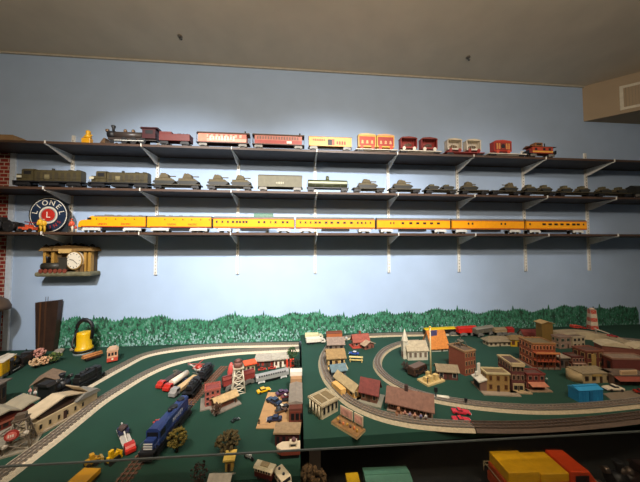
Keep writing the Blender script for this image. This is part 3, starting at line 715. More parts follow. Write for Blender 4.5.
armyflat(3.7734, 4.0976, 'olive flatcar left of the rightmost standard with two army scout cars', [(3.8525, .1, 'left army scout car on the flatcar left of the rightmost standard', False, 1, .05), (4.0079, .1, 'right army scout car on the flatcar left of the rightmost standard', False, 1, .05)])
armyflat(4.1156, 4.4309, 'last olive flatcar at the right end of the middle shelf', [(4.1971, .1, 'left army scout car on the last olive flatcar', False, 1, .048), (4.3479, .1, 'right army scout car on the last olive flatcar', False, 1, .048)])
boxcar((4.4541, YS), (4.7311, YS), Z2, 'dark army car cut off by the right edge of the picture', mt('#1e1e18'), BLK, G2, H=.08, name='army_boxcar')

# ------------------------------------------------------------------ lowest shelf: yellow streamliner
G3 = 'yellow streamliner on the lowest shelf'
fdiesel(0.2155, 0.6495, YS, Z3, 'leading yellow diesel locomotive with rounded nose', True, G3, 'streamlined_locomotive')
fdiesel(0.656, 1.0861, YS, Z3, 'yellow cabless booster locomotive behind the leading one', False, G3, 'booster_locomotive')
YE = mt('#f0a010', .35, .05); GRR = mt('#6a6862', .45); RS = mt('#a8381c')
def wl(a, b, xs): return [((x-w/2-a)/(b-a), (x+w/2-a)/(b-a)) for x, w in xs]
def ycoach(a, b, xa, xb, label, xs, dome=None): coach(xa, xb, YS, Z3, label, YE, GRR, wl(a, b, xs), G3, dome=dome, stripe=RS)
ycoach(213, 294.5, 1.0963, 1.6673, 'yellow dome coach with a green glass dome on its roof', [(216.5, 1.6), (222, 1.6), (227.5, 1.6), (232.5, 2.2), (236.5, 2), (239.5, 2), (243, 2.2), (246, 2.2), (258.5, 2), (264, 2), (270.5, 1.2), (275.5, 2), (283, 2.2), (287.5, 2.2)], dome=(.49, .73))
ycoach(295.5, 375, 1.6745, 2.2634, 'yellow coach with an even row of windows right of the dome coach', [(300, 1.4), (305, 1.4), (310, 1.4), (315, 2.2), (319, 2.2), (325.5, 2.6), (331, 2.6), (337.5, 2.6), (344, 2.6), (351, 2.6), (357.5, 1.8), (361.5, 1.8), (365.5, 1.4), (370.5, 1.2)])
ycoach(376.5, 450, 2.2748, 2.8498, 'yellow diner coach with five wide windows in the middle of the train', [(390, 1.2), (393, 1.2), (402, 2.4), (410, 3), (417, 3), (424, 3), (431, 3), (438, 3)])
ycoach(451.5, 524, 2.8619, 3.4604, 'yellow baggage car with only a few small door windows', [(467.5, 1.4), (471.5, 1.4), (500.5, 1.4), (504.5, 1.4)])
ycoach(525.5, 586.5, 3.4731, 4.0028, 'yellow observation car at the right end of the streamliner', [(529, 1.3), (543, 3.2), (549, 3.2), (555, 3.2), (561, 3.2), (567, 3.2), (573, 3.2), (577.5, 3), (583, 1.2)])

# round sign
t = T('round_sign', 'round black and white railroad sign standing on the lowest shelf', 'sign', (-0.0567, -.105, Z3+.126), 0)
M().cyl((0, -.006, 0), .128, .012, 'y', 48).o('disc', mt('#14181f', .35), t)
M().cyl((0, -.0068, 0), .12, .003, 'y', 48).o('white_ring', mt('#d9d5c8', .4), t)
M().cyl((0, -.0076, 0), .115, .003, 'y', 48).o('blue_ring', mt('#1b2b42', .35), t)
M().cyl((0, -.0084, 0), .06, .003, 'y', 40).o('cream_center', mt('#d8d2c2', .4), t)
e = M().cyl((0, -.0092, 0), .044, .003, 'y', 32).o('red_center', mt('#b52a20', .4), t)
text('L', .06, mt('#e3dccb'), e, (0, -.0096, 0), (pi/2, 0, 0))
M().cyl((0, -.0090, 0), .05, .002, 'y', 36).o('inner_ring', mt('#8b8a86'), t)
for s_, a0, a1, r_, cc in (('LIONEL', 168, 12, .087, '#e3dccb'), ('TRAINS', 215, 325, .087, '#b5352a')):
    for i, ch in enumerate(s_):
        a = radians(a0+(a1-a0)*i/(len(s_)-1)); up = a0 < 200
        text(ch, .05 if up else .034, mt(cc), t, (r_*cos(a), -.0085, r_*sin(a)), (pi/2, -(a-pi/2) if up else -(a+pi/2), 0))
# toys at the left end of that shelf
t = T('tractor_toy', 'black toy tractor with large wheels at the left end of the lowest shelf', 'toy', (-0.242, YS, Z3))
for x, r in ((.04, .034), (-.05, .045)):
    for s in (-1, 1): M().cyl((x, s*.03-.008, r), r, .016, 'y', 20).cyl((x, s*.03-.01, r), r*.35, .02, 'y', 12).o('wheel', BLK, t)
M().box(-.07, .05, -.02, .02, .03, .07).box(-.06, -.02, -.02, .02, .07, .1).o('body', mt('#2c2a28', .4), t, .004)
t = T('toy_barrel', 'tiny dark barrel between the black tractor and the red handcar', 'toy', (-0.1792, YS, Z3)); M().lathe([(.012, 0), (.016, .015), (.012, .032)]).o('barrel', BLK, t); M().cyl((0, 0, .031), .009, .003).o('lid', STEEL, t)
t = T('handcar', 'small orange red handcar beside the round railroad sign', 'toy', (-0.11, YS, Z3))
M().box(-.045, .045, -.025, .025, .014, .034).box(-.01, .01, -.02, .02, .034, .05).o('body', mt('#c8502e', .45), t, .002)
wheelset(t, -.03, .026, .012, BLK); wheelset(t, .03, .026, .012, BLK)
M().tube([(-.03, 0, .07), (.03, 0, .062)], .003).tube([(0, 0, .05), (0, 0, .066)], .003).o('pump_handle', mt('#8a2018'), t)
figure((-0.0342, YS-.01), Z3, 'left yellow toy figure standing in front of the round sign', .1, '#d8a81c', '#d0a020', group='yellow figures in front of the round sign')
figure((-0.0068, YS-.015), Z3, 'right yellow toy figure standing in front of the round sign', .09, '#d2a01c', '#c49820', group='yellow figures in front of the round sign')
figure((0.1532, YS), Z3, 'orange red toy figure standing right of the round sign', .09, '#c85030', '#c9b8a0', hat='#b8402a', group='figures ahead of the yellow train')
figure((0.1874, YS-.01), Z3, 'small pale and red figure touching the nose of the yellow train', .05, '#b84430', '#c9c0b0', group='figures ahead of the yellow train')

# wall clock shaped like a station
t = T('train_clock', 'sculpted train station wall clock with round white dial below the lowest shelf', 'clock', (*(-0.0218, 1.5299), 0)); t.location = (0.0354, 0, t.location[1]); t.scale = (.78, 1, .95)
px = .0082
M().box(-.235, .235, -.1, 0, -.12, -.085).o('base_ledge', mt('#6f6a50', .7, .3, 30), t, .012)
M().box(-.2, .2, -.045, 0, -.085, .075).o('back_plate', mt('#5a4526', .7), t)
for x in (-.19, -.12, .155, .195): M().box(x-.012, x+.012, -.07, -.04, -.085, .07).o('pillar', mt('#a8803a', .5), t, .002)
M().prism([(-.225, .07), (.235, .07), (.215, .1), (.02, .115), (-.2, .095)], 'y', -.085, 0).o('roof', mt('#8a6a3c', .6), t)
M().box(-.05, .06, -.09, -.08, .055, .085).o('name_board', mt('#c3a062'), t)
rl = M()
for k in range(9): rl.sph((-.2+k*.05, -.05, .1+random.uniform(-.004, .012)), .022, 6, .2)
rl.o('roof_snow_and_ivy', mt('#30281e', .9), t)
e = M().cyl((-.19, -.07, -.045), .028, .16, 'x', 16).box(-.03, .03, -.1, -.05, -.07, .015).box(-.035, .035, -.105, -.045, .015, .022).o('locomotive_relief', mt('#35322b', .5), t)
M().lathe([(.008, -.02), (.009, .015), (.014, .03)], (-.16, -.07, 0), 12).o('smokestack', BLK, e)
for x in (-.18, -.14, -.1, -.06, -.02, .02): M().cyl((x, -.103, -.078), .016, .008, 'y', 14).o('wheel', mt('#7a3a2a'), e)
for x in (.1, .14): M().box(x-.015, x+.015, -.08, -.06, -.085, -.03).o('crate', mt('#6a5030'), t)
d = M().cyl((.085, -.088, .0), .066, .03, 'y', 36).o('dial', mt('#d9cdb6', .4, .02), t)
M().cyl((.085, -.09, .0), .07, .004, 'y', 36).o('bezel', mt('#b08a4a', .4, metal=.5), t)
M().cyl((.085, -.0925, .0), .062, .004, 'y', 36).o('dial_face', mt('#e0d6c2', .4, .02), t)
for k in range(12): M().rbox(.085+.052*sin(k*pi/6), -.0935, .052*cos(k*pi/6), .003, .002, .009, 0, 0, k*pi/6).o('hour_mark', BLK, t)
M().rbox(.085-.016, -.0945, .004, .036, .0015, .004, 0, 0, .2).o('hour_hand', BLK, t); M().rbox(.085+.014, -.095, -.012, .05, .0015, .003, 0, 0, .7).o('minute_hand', BLK, t)

# ================================================================== LEFT TABLE
TG = 'railway tracks on the left table'
track([(0.5813, -0.948), (0.575, -0.896), (0.5735, -0.8198), (0.5717, -0.731), (0.5746, -0.6264), (0.5892, -0.5018), (0.6103, -0.3629), (0.646, -0.2093), (0.752, -0.1276), (0.9385, -0.0811), (1.2597, -0.0719), (1.7008, -0.092)], ZL, 'curved track nearest the wall on the left table', group=TG)
track([(0.7551, -1.1805), (0.7606, -1.1081), (0.7621, -1.04), (0.764, -0.9591), (0.7609, -0.8457), (0.7598, -0.7288), (0.7787, -0.6129), (0.8156, -0.4666), (0.8914, -0.3414), (1.0395, -0.2524), (1.2877, -0.1931), (1.7008, -0.1775)], ZL, 'second curved track sweeping in front of the cream station', group=TG)
track([(1.2406, -0.4062), (1.2098, -0.618), (1.1926, -0.7709), (1.1704, -0.9147), (1.1577, -1.0405), (1.1564, -1.1138), (1.1546, -1.1791)], ZL, 'straight rusty track under the blue diesel locomotive', bed=None, mid='#7a5a48', railc='#9a7058', tiec='#6a4a3a', group=TG)
track([(1.1561, -0.3854), (1.1455, -0.5297), (1.145, -0.7027), (1.1378, -0.8236)], ZL, 'short siding track under the black locomotives beside the red tower building', bed=None, railc='#6a625c', tiec='#3a332e', group=TG)

# leaning plank, lantern accessory, left edge tower
t = T('wooden_plank', 'dark brown board standing upright against the wall at left', 'plank', (*(-0.0964, -0.0424), ZL))
M().prism([(-.07, 0), (.045, 0), (.07, .36), (-.085, .345)], 'y', -.006, .028).o('board', mt('#33221a', .5, .3, 20), t)
for x, c in ((-.055, '#5a3a22'), (-.02, '#4a3020')): M().prism([(x, 0), (x+.008, 0), (x+.008+.004, .35), (x+.002, .35)], 'y', -.008, -.006).o('groove_strip', mt(c, .5), t)
for x in (-.03, -.015): M().tube([(x, .01, .34), (x, .01, .385)], .0016, 6).o('wire', BLK, t)
t = T('water_tower', 'dark tower with brown domed top at the left edge of the table', 'model tower', (-.362, -.2, ZL))
M().cyl((0, 0, 0), .088, .33, n=28).o('body', mt('#1f1a17', .6), t)
M().lathe([(.132, .325), (.132, .345), (.115, .385), (.07, .42), (.01, .435)], n=28).o('dome_roof', mt('#5a4634', .6), t)
for z in (.06, .18, .3): M().cyl((0, 0, z), .09, .008, n=28).o('band', mt('#3a2f26', .5), t)
t = T('yellow_lantern', 'yellow lantern shaped accessory with tall black arched handle', 'toy accessory', (*(0.1985, -0.1037), ZL)); t.scale = (.76, .76, 1)
M().cyl((0, 0, 0), .075, .012, n=28).o('base_disc', mt('#7b8584', .4), t)
M().lathe([(.062, .012), (.066, .035), (.062, .045), (.054, .05), (.055, .135), (.052, .145), (.04, .148)], n=24).o('body', mt('#e0b010', .35, .05), t)
M().cyl((0, 0, .02), .077, .01, n=24).o('dark_band', BLK, t)
pts = [(-.066, 0, .05)] + [(-.07*cos(a), 0, .16+.07*sin(a)) for a in [k*pi/12 for k in range(13)]] + [(.062, 0, .1)]
M().tube(pts, .014, 8).o('handle', BLK, t)
M().tube([(-.06, -.01, .15), (-.068, -.035, .1), (-.055, -.06, .07), (-.035, -.062, .05)], .008, 7).o('hose', BLK, t)

# behind the station: sheds, logs, flowers
t = boxcar((0.039, -0.4841), (-0.0167, -0.3569), ZL, 'yellow sided boxcar with pale roof at the left edge', mt('#c79a16', .4), mt('#cfc3b0', .5), None, H=.1)
house((0.3363, -0.7731), (0.3141, -0.6778), ZL, .14, .1, 'grey brown flat roofed building at the left edge below the yellow boxcar', '#4a3a30', '#5f554c', 'slab', ov=.012, nf=3, trim='#6a5a48')
house((0.3533, -0.5979), (0.4304, -0.5584), ZL, .09, .04, 'brown open shed with a gabled roof behind the black locomotive', '#4a4238', '#7a6450', 'gabley', rh=.026, ns=0, nf=1, door=True, ov=.01)
steam_loco((-0.0055, -0.3207), (0.0228, -0.4186), ZL, 'dark steam locomotive half hidden behind the yellow boxcar', mt('#1f1b1a', .4), mt('#2a2422', .4), mt('#3a3230', .4), S=.95)
tender((-0.051, -0.2074), (-0.0139, -0.3071), ZL, 'dark tender ending beside the pink blossom bush', mt('#221d1b', .4), k=.9)
tree((-0.0867, -0.1894), ZL, 'small black green fir beside the pink bushes', .07, .022, '#101a12', shape='cone', blobs=30)
tree((-0.0169, -0.1807), ZL, 'bush with pink blossoms at the foot of the plank', .065, .036, '#c48a7c', blobs=30, dens=.28)
tree((0.0964, -0.317), ZL, 'bush with cream blossoms in front of the pink one', .055, .034, '#c9a882', blobs=26, dens=.28)
tree((0.1184, -0.2926), ZL, 'low peach coloured bush right of the cream one', .055, .032, '#d0a27c', blobs=26, dens=.28)
tree((0.1402, -0.2533), ZL, 'leafy yellow green bush beside the plank foot', .065, .038, '#4f5e2a', blobs=36)
t = T('rock_pile', 'heap of pale grey rocks between plank and yellow lantern', 'rocks', (*(0.0511, -0.0904), ZL))
for k in range(9): M().sph((random.uniform(-.06, .06), random.uniform(-.03, .03), .012), (random.uniform(.012, .022), .015, .014), 6, .2).o('rock', mt('#8f8578', .9), t)
flat = flatcar((0.3197, -0.2551), (0.3629, -0.1838), ZL, 'short flatcar stacked with orange brown logs', mt('#5a3a26'), w=.018, k=.6)
t = T('log_stack', 'stack of orange brown logs on the short flatcar', 'logs', (flat.location.x, flat.location.y, ZL+.021), flat.rotation_euler.z); t.scale = (.9, .8, .7)
for k, (y, z) in enumerate(((-.016, .008), (0, .008), (.016, .008), (-.008, .022), (.008, .022))): M().cyl((-.055, y, z), .008, .11, 'x', 10).o('log', mt('#b0713c', .7, .2), t)
t = T('trolley_car', 'cream and red trolley facing forward beside the log flatcar', 'trolley', (*(0.4925, -0.2561), ZL), radians(-57)); t.scale = (.6, .8, .85)
M().box(-.06, .06, -.034, .034, .012, .04).o('lower_body', mt('#c04a38', .4), t); M().box(-.06, .06, -.033, .033, .04, .088).o('upper_body', mt('#d8a07c', .5), t)
M().prism([(-.037, .088), (.037, .088), (.02, .102), (-.02, .102)], 'x', -.065, .065).o('roof', mt('#d0a888', .5), t)
for y in (-.02, 0, .02): M().box(.06, .0612, y-.007, y+.007, .055, .078).o('windshield', DGL, t)
for s in (-1, 1):
    for k in range(4): M().box(-.05+k*.026, -.032+k*.026, s*.033-.001, s*.033+.001, .055, .078).o('window', DGL, t)
M().cyl((.062, 0, .03), .007, .004, 'x', 12).o('headlamp', mt('#e8dcc0'), t)
wheelset(t, -.03, .03, .013, BLK); wheelset(t, .03, .03, .013, BLK)
# long black locomotives
hooddiesel((0.5887, -0.4801), (0.5675, -0.6345), ZL, 'long black diesel locomotive near the yellow lantern', mt('#191818', .4), mt('#1d1c1c', .4), 'black locomotives behind the station', H=.085, accent=mt('#242322', .4), w=.025)
steam_loco((0.5464, -0.615), (0.5222, -0.7412), ZL, 'black steam locomotive behind the zigzag station roof', mt('#191818', .35), mt('#1d1c1c', .4), mt('#3a3836', .35, metal=.4), 'black locomotives behind the station', S=1.05)
car((0.3252, -0.6468), (0.3514, -0.6239), ZL, 'small dark blue car behind the red walled diner', '#27325c', kind='coupe')
figure((0.3755, -0.6346), ZL, 'figure in pink standing right of the small dark blue car', .04, '#c98a84', '#a89a94')
figure((0.4179, -0.655), ZL, 'figure in white by the front of the black steam locomotive', .04, '#cfc6bc', '#7a4a42')

# stations
def gable_strip(t, segs, w0, w1, mat, name='roof'):
    m = M()
    for (xa, za), (xb, zb) in zip(segs, segs[1:]):
        m.prism([(xa, za), (xb, zb), (xb, zb+.005), (xa, za+.005)], 'y', w0, w1)
    bmesh.ops.remove_doubles(m.b, verts=m.b.verts, dist=1e-5)
    return m.o(name, mat, t)
a, b = (0.6823, -0.9318), (0.7458, -0.716)
(cx, cy), W, ang = seg(a, b)
t = T('cream_station', 'long cream walled station with zigzag canopy roof beside the second track', 'model building', (a[0], a[1], ZL), ang)
M().box(0, W, 0, .075, 0, .05).o('walls', mt('#b8a684', .7), t)
M().box(-.01, W+.01, -.012, .09, 0, .006).o('platform', mt('#8a7d68', .8), t)
M().box(.02, W*.62, .008, .07, .05, .064).o('upper_storey', mt('#3b2a22', .7), t)
gable_strip(t, [(-.005, .066), (.1, .096), (.19, .063), (W*.66, .108)], .0, .078, mt('#b5a488', .75))
M().prism([(W*.6, .055), (W*.74, .072), (W*.98, .068), (W*1.03, .055), (W*1.03, .051), (W*.6, .051)], 'y', -.01, .08).o('far_roof', mt('#77746c', .8), t)
for k in range(6):
    x = W*(.08+k*.13)
    q = M().box(x-.005, x+.005, -.0015, 0, .016, .036).o('window', mt('#a3946f'), t); M().box(x-.0035, x+.0035, -.0022, -.001, .018, .034).o('pane', DGL, q)
M().box(W*.44-.006, W*.44+.006, -.0018, 0, .006, .04).o('door', mt('#3a2018'), t)
a, b = (0.5088, -0.9318), (0.5618, -0.7995)
(cx, cy), W, ang = seg(a, b)
t = T('red_station', 'long red walled depot under a grey zigzag platform roof at far left', 'model building', (a[0], a[1], ZL), ang)
M().box(0, W, 0, .07, 0, .05).o('walls', mt('#6e2a20', .7), t); M().box(-.01, W, -.03, .09, 0, .006).o('platform', mt('#7a7468', .8), t)
M().box(.02, W*.95, -.0015, 0, .03, .038).o('stripe', mt('#b06a58'), t)
gable_strip(t, [(-.02, .066), (W*.4, .078), (W*.62, .06), (W*.78, .07), (W*1.02, .075)], -.02, .1, mt('#8f8672', .8))
for k in range(6): M().box(W*(.1+k*.14)-.007, W*(.1+k*.14)+.007, -.0018, 0, .014, .028).o('window', DGL, t)

t = lattice_tower((0.6829, -0.9807), ZL, 'grey lattice signal tower carrying a round red sign near the left edge', .1, .034, .014, '#6e6353', 'sign_tower', .5, 3)
M().box(-.045, .045, -.045, .045, 0, .005).o('base_plate', mt('#7f7868', .8), t)
M().box(-.02, .02, -.018, .018, .1, .104).box(-.013, .013, -.012, .012, .104, .12).o('cabin', mt('#55493c'), t)
s_ = M().cyl((-.01, -.04, .068), .018, .005, 'y', 28).o('round_sign', mt('#8e2c24', .5), t); M().cyl((-.01, -.0415, .068), .013, .003, 'y', 24).o('sign_face', mt('#c4655a', .5), s_)
scrib(s_, -.018, -.002, -.0415, .068, .012, mt('#e0c8b8'), 3)
for x, z in ((.022, .06), (-.028, .03)): M().sph((x, -.03, z), (.008, .007, .008), 6, .2).o('lamp', mt('#a49a8a'), t)
M().box(-.04, .04, -.03, .03, 0, .004).o('platform_step', mt('#98907e'), t)
house((0.6328, -1.0409), (0.6665, -1.0149), ZL, .05, .03, 'low grey hut cut off by the left edge near the sign tower', '#6a6458', '#7f796a', 'slab', nf=2, ns=1)

# bottom left vehicles
t = truck((1.0429, -1.1293), (1.0336, -1.2133), ZL, 'yellow orange dump truck at the bottom left with a wide tray', '#c07a10', '#d69a14', 'toy_dump_truck', 'dump', w=.028); t.scale.z = .6
t = T('toy_front_loader', 'small yellow front loader between the dump truck and the bulldozer', 'toy vehicle', (*(1.0124, -1.0898), ZL), radians(50)); t.scale = (.6, .65, .8)
M().box(-.03, .02, -.014, .014, .014, .032).box(-.012, .008, -.012, .012, .03, .05).o('body', mt('#b88a20', .4), t, .002)
M().prism([(.03, .004), (.045, .002), (.047, .02), (.036, .024)], 'y', -.02, .02).o('bucket', mt('#a88a40', .5), t); M().tube([(.01, .012, .028), (.038, .012, .018)], .003, 6).tube([(.01, -.012, .028), (.038, -.012, .018)], .003, 6).o('lift_arm', mt('#b88a20', .4), t)
for x in (-.02, .014):
    for s in (-1, 1): M().cyl((x, s*.017-.004, .012), .012, .008, 'y', 14).o('wheel', BLK, t)
t = T('toy_bulldozer', 'bright yellow bulldozer left of the red front end of the tow truck', 'toy vehicle', (*(1.0706, -1.0792), ZL), radians(70)); t.scale = (.6, .55, .9)
M().box(-.03, .025, -.011, .011, .01, .03).box(-.022, 0, -.01, .01, .03, .048).o('body', mt('#d9ab12', .4), t, .002)
M().prism([(.032, .002), (.038, .004), (.034, .016), (.038, .028), (.033, .028), (.029, .016)], 'y', -.024, .024).o('blade', mt('#c79c14', .4), t)
for s in (-1, 1): M().prism([(-.028, .0), (.022, 0), (.03, .009), (.022, .018), (-.028, .018), (-.034, .009)], 'y', s*.017-.005, s*.017+.005).o('crawler_track', BLK, t)
M().cyl((.012, .004, .03), .002, .02, n=8).o('exhaust', BLK, t)
t = truck((0.9944, -0.9274), (1.1122, -1.0539), ZL, 'tow truck with dark blue rear, white middle and red front', '#b52c22', '#b9b4ac', 'toy_tow_truck', 'crane', w=.019); t.scale = (1, .8, .7)
M().box(-.07, -.03, -.02, .02, .022, .04).o('tool_body', mt('#2c3052', .4), t)
M().sph((-.045, 0, .05), (.02, .02, .014), 6, .3).o('tool_pile', mt('#4a3a38', .7), t)
car((1.0982, -0.8966), (1.1136, -0.8737), ZL, 'tiny red car left of the blue diesel locomotive', '#a83830', kind='coupe')

# blue diesel
BL = mt('#26396e', .35, .06)
t = hooddiesel((1.1911, -1.1093), (1.2104, -0.8436), ZL+.006, 'large blue diesel locomotive with white striped nose in the middle of the left table', BL, BL, None, H=.092, accent=mt('#233564', .35), w=.023)
(cx, cy), L_, ang_ = seg((1.1911, -1.1093), (1.2104, -0.8436))
h = L_/2
for z in (.04, .048, .056): M().box(-h+.011, -h+.012, -.015, .015, z, z+.004).o('nose_stripe', mt('#d0d0cc'), t)
scrib(t, -h*.05, h*.5, -.0172, .06, .016, mt('#a3abc0'), 6)
tree((1.2671, -1.0545), ZL, 'round yellow green bush right of the blue diesel locomotive', .08, .033, '#5f5218', blobs=60)

# truck group
truck((1.0171, -0.4846), (0.9774, -0.6351), ZL, 'dark long trailer truck with red cab, leftmost of the three long trucks', '#b03026', '#3c2c28', kind='box', w=.017, Hf=.16)
truck((1.0724, -0.5232), (1.0278, -0.6665), ZL, 'red long truck with a cream tank, middle of the three long trucks', '#b42a20', '#d8cbb8', kind='tank', w=.019)
truck((1.1319, -0.5501), (1.0839, -0.7221), ZL, 'long truck with tan trailer and grey cab, rightmost of the three long trucks', '#8d8a86', '#c0a070', kind='box', w=.018, Hf=.16)
tree((1.005, -0.5172), ZL, 'small grey bare bush behind the three long trucks', .045, .02, '#6a6258', blobs=16)
car((1.0745, -0.5762), (1.0885, -0.5355), ZL, 'small slate blue car between the tanker truck and the siding', '#3f5578', kind='coupe')
t = T('toy_helicopter', 'red and white helicopter behind the black locomotives on the siding', 'toy aircraft', (*(1.1112, -0.4696), ZL), radians(150))
M().sph((0, 0, .028), (.035, .018, .018)).o('fuselage', mt('#d8ccc0', .4), t); M().sph((-.004, 0, .036), (.026, .019, .014)).o('canopy', mt('#a8382c', .4), t)
M().tube([(.03, 0, .03), (.08, 0, .038)], .005, 7, .002).o('tail_boom', mt('#d8ccc0', .4), t); M().cyl((.078, -.002, .038), .012, .004, 'y', 12).o('tail_rotor', STEEL, t)
M().rbox(0, 0, .052, .12, .005, .0015, .4).rbox(0, 0, .052, .12, .005, .0015, 1.97).cyl((0, 0, .04), .002, .012, n=8).o('main_rotor', mt('#b84a3a', .5), t)
for s in (-1, 1): M().tube([(-.03, s*.014, .004), (.03, s*.014, .004)], .002, 6).tube([(0, s*.014, .004), (0, s*.008, .016)], .0015, 6).o('skid', STEEL, t)
hooddiesel((1.177, -0.4635), (1.1728, -0.6147), ZL+.006, 'far black switcher on the siding beside the helicopter', mt('#222022', .4), mt('#1c1a1c', .4), 'black switchers on the siding', H=.06, w=.02)
hooddiesel((1.1753, -0.6341), (1.1705, -0.7613), ZL+.006, 'near black switcher on the siding beside the red tower building', mt('#201e1f', .35), mt('#1a181a', .4), 'black switchers on the siding', H=.062, w=.02)
# red tower mill
t = house((1.2736, -0.8076), (1.3337, -0.7871), ZL, .06, .072, 'red brick mill building with square chimney beside the black switchers', brick('#8a2f26', '#9a3c30', '#a87868', 60), '#7c3b36', 'flat', fl=3, nf=3, ns=3, trim='#a9675c', base='#80766a', baseov=.02)
t = T('lumber_shed', 'tan roofed lumber shed on a grey base right of the red mill building', 'model building', (*(1.3264, -0.8471), ZL), radians(38)); t.scale = (.78, .78, .8)
M().box(-.01, .15, -.03, .09, 0, .006).o('base_plate', mt('#80766a', .8), t)
for x in (.01, .13):
    for y in (0, .06): M().box(x-.003, x+.003, y-.003, y+.003, .006, .045).o('post', mt('#6a4a34'), t)
M().prism([(-.012, .042), (.03, .06), (.072, .042), (.072, .046), (.03, .065), (-.012, .046)], 'x', 0, .145).o('roof', mt('#b09468', .7, .2, 60), t)
M().box(.02, .12, .01, .055, .006, .025).o('lumber_pile', mt('#7a4430'), t)
tree((1.3418, -0.8683), ZL, 'small brown bush in front of the red mill building', .055, .024, '#4c3424', blobs=26)
t = lattice_tower((1.3902, -0.6809), ZL, 'white lattice water tower with a reddish tank on top', .12, .032, .018, '#c9bfa8', 'water_tower', .35, 4, lr=.0022)
M().cyl((0, 0, .122), .022, .03, n=18).o('tank', mt('#7c5248', .6), t); M().cyl((0, 0, .152), .024, .01, n=18, r2=.004).o('tank_roof', mt('#6a443c', .6), t); M().box(-.026, .026, -.026, .026, .118, .123).o('deck', mt('#b5a890'), t)
boxcar((1.3087, -0.6736), (1.4542, -0.5893), ZL, 'long dull red boxcar passing behind the white water tower', mt('#8a3630', .5), mt('#74302a', .5), None, H=.058, w=.02)
t = T('oil_pump', 'coral red pump beside the top of the white water tower', 'toy accessory', (*(1.3282, -0.5781), ZL)); M().lathe([(.02, 0), (.016, .03), (.02, .05), (.012, .085), (.004, .1)], n=14).o('body', mt('#c8504a', .5), t); M().tube([(0, 0, .08), (.03, 0, .07)], .004, 6).o('spout', mt('#a03a34'), t)
car((1.3892, -0.5623), (1.4137, -0.5199), ZL, 'small dark green car in front of the orange roofed booth', '#2c4438', kind='coupe')
house((1.394, -0.5066), (1.4419, -0.4871), ZL, .045, .05, 'small cream booth with a bright orange roof beside the long terminal', '#b0a07c', '#d8542c', 'slab', nf=2, ns=1, ov=.01)
t = house((1.4393, -0.437), (1.5474, -0.4336), ZL, .08, .042, 'dark open fronted terminal with long grey flat roof near the back tracks', '#3a302c', '#a39a8c', 'slab', nf=4, ns=1, win='#8a2a20', trim='#6a5a50', ov=.012)
house((1.5487, -0.4468), (1.6268, -0.4342), ZL, .075, .05, 'white fronted gas station with pale flat roof next to the grey terminal', '#d8cdb8', '#a8a090', 'slab', nf=3, ns=1, win='#4a2c26', ov=.012)
t = T('fuel_pump_island', 'red fuel pumps right of the white gas station', 'toy accessory', (*(1.6459, -0.4555), ZL), .2)
M().box(-.03, .03, -.012, .012, 0, .005).o('island', mt('#8d8474'), t)
for x in (-.018, .004, .02): M().box(x-.006, x+.006, -.006, .006, .005, .045).cyl((x, 0, .045), .006, .008, n=10).o('pump', mt('#c43c28', .4), t)
for i, (p, q) in enumerate((((1.4576, -0.4764), (1.5026, -0.4617)), ((1.5146, -0.4628), (1.5615, -0.4543)))): car(p, q, ZL, ('left red car parked under the grey terminal' if i == 0 else 'red car parked between terminal and silver coach'), '#a23a2e', kind='sedan')
t = coach(0, .47, 0, 0, 'long silver streamlined coach parked in front of the terminal', mt('#a9a9a4', .3, metal=.3), mt('#8f8f8c', .4), wl(0, 1, [(.1+.07*k, .045) for k in range(12)]), None, name='silver_coach', H=.06)
(cx, cy), L_, ang_ = seg((1.4651, -0.621), (1.638, -0.5513)); t.location = (cx, cy, ZL); t.rotation_euler.z = ang_; k = L_/.47; t.scale = (k, .6, .62)
tree((1.6563, -0.3891), ZL, 'dark green leafy tree at the right end of the terminal', .1, .034, '#2f4a28', blobs=44)
tree((1.683, -0.5086), ZL, 'dark tree against the raised board beside the fuel pumps', .075, .03, '#16241a', blobs=34)
tree((1.6841, -0.6098), ZL, 'black green bush at the raised board above the white cube building', .06, .025, '#101c14', blobs=26)
car((1.4913, -0.7163), (1.552, -0.6861), ZL, 'bright yellow car at the top corner of the tan parking lot', '#d8a818', kind='sedan')
# parking lot
t = T('parking_lot', 'tan parking lot with cars beside the long grey building', 'model ground', (0, 0, ZL))
M().prism([(1.5281, -0.9633), (1.545, -0.7124), (1.6704, -0.7235), (1.6683, -0.9756)], 'z', 0, .004).o('lot', mt('#b08a5e', .9, .08, 40), t)
for i in range(3):
    p = ((1.5415, -0.9474), (1.5411, -0.8592), (1.5427, -0.7708))[i]; M().box(p[0]-.002, p[0]+.03, p[1]-.001, p[1]+.001, .004, .0045).o('line', mt('#8e6e4a'), t)
ZP = ZL+.004
car((1.5883, -0.7504), (1.6453, -0.7213), ZP, 'purple car at the back of the parking lot', '#4c2c48', kind='sedan')
car((1.6144, -0.7771), (1.6614, -0.7569), ZP, 'maroon car with white roof next to the purple car', '#6e2a24', top='#d0c4b4', kind='coupe')
car((1.6136, -0.8304), (1.5532, -0.7796), ZP, 'teal blue car parked at an angle in the lot', '#23344c', kind='sedan')
car((1.603, -0.8647), (1.6502, -0.8336), ZP, 'dark car with cream roof in the middle of the parking lot', '#2c2a26', top='#d0c6ae', kind='coupe')
car((1.5961, -0.8842), (1.6469, -0.8617), ZP, 'brown pickup parked behind the front dark car', '#5a3e28', kind='pickup')
car((1.6291, -0.9253), (1.567, -0.9259), ZP, 'dark navy car nearest the front of the parking lot', '#1f2440', kind='sedan')
figure((1.5365, -0.9411), ZP, 'tiny dark figure at the front left corner of the parking lot', .022, '#3a2a1c', '#2a2018')
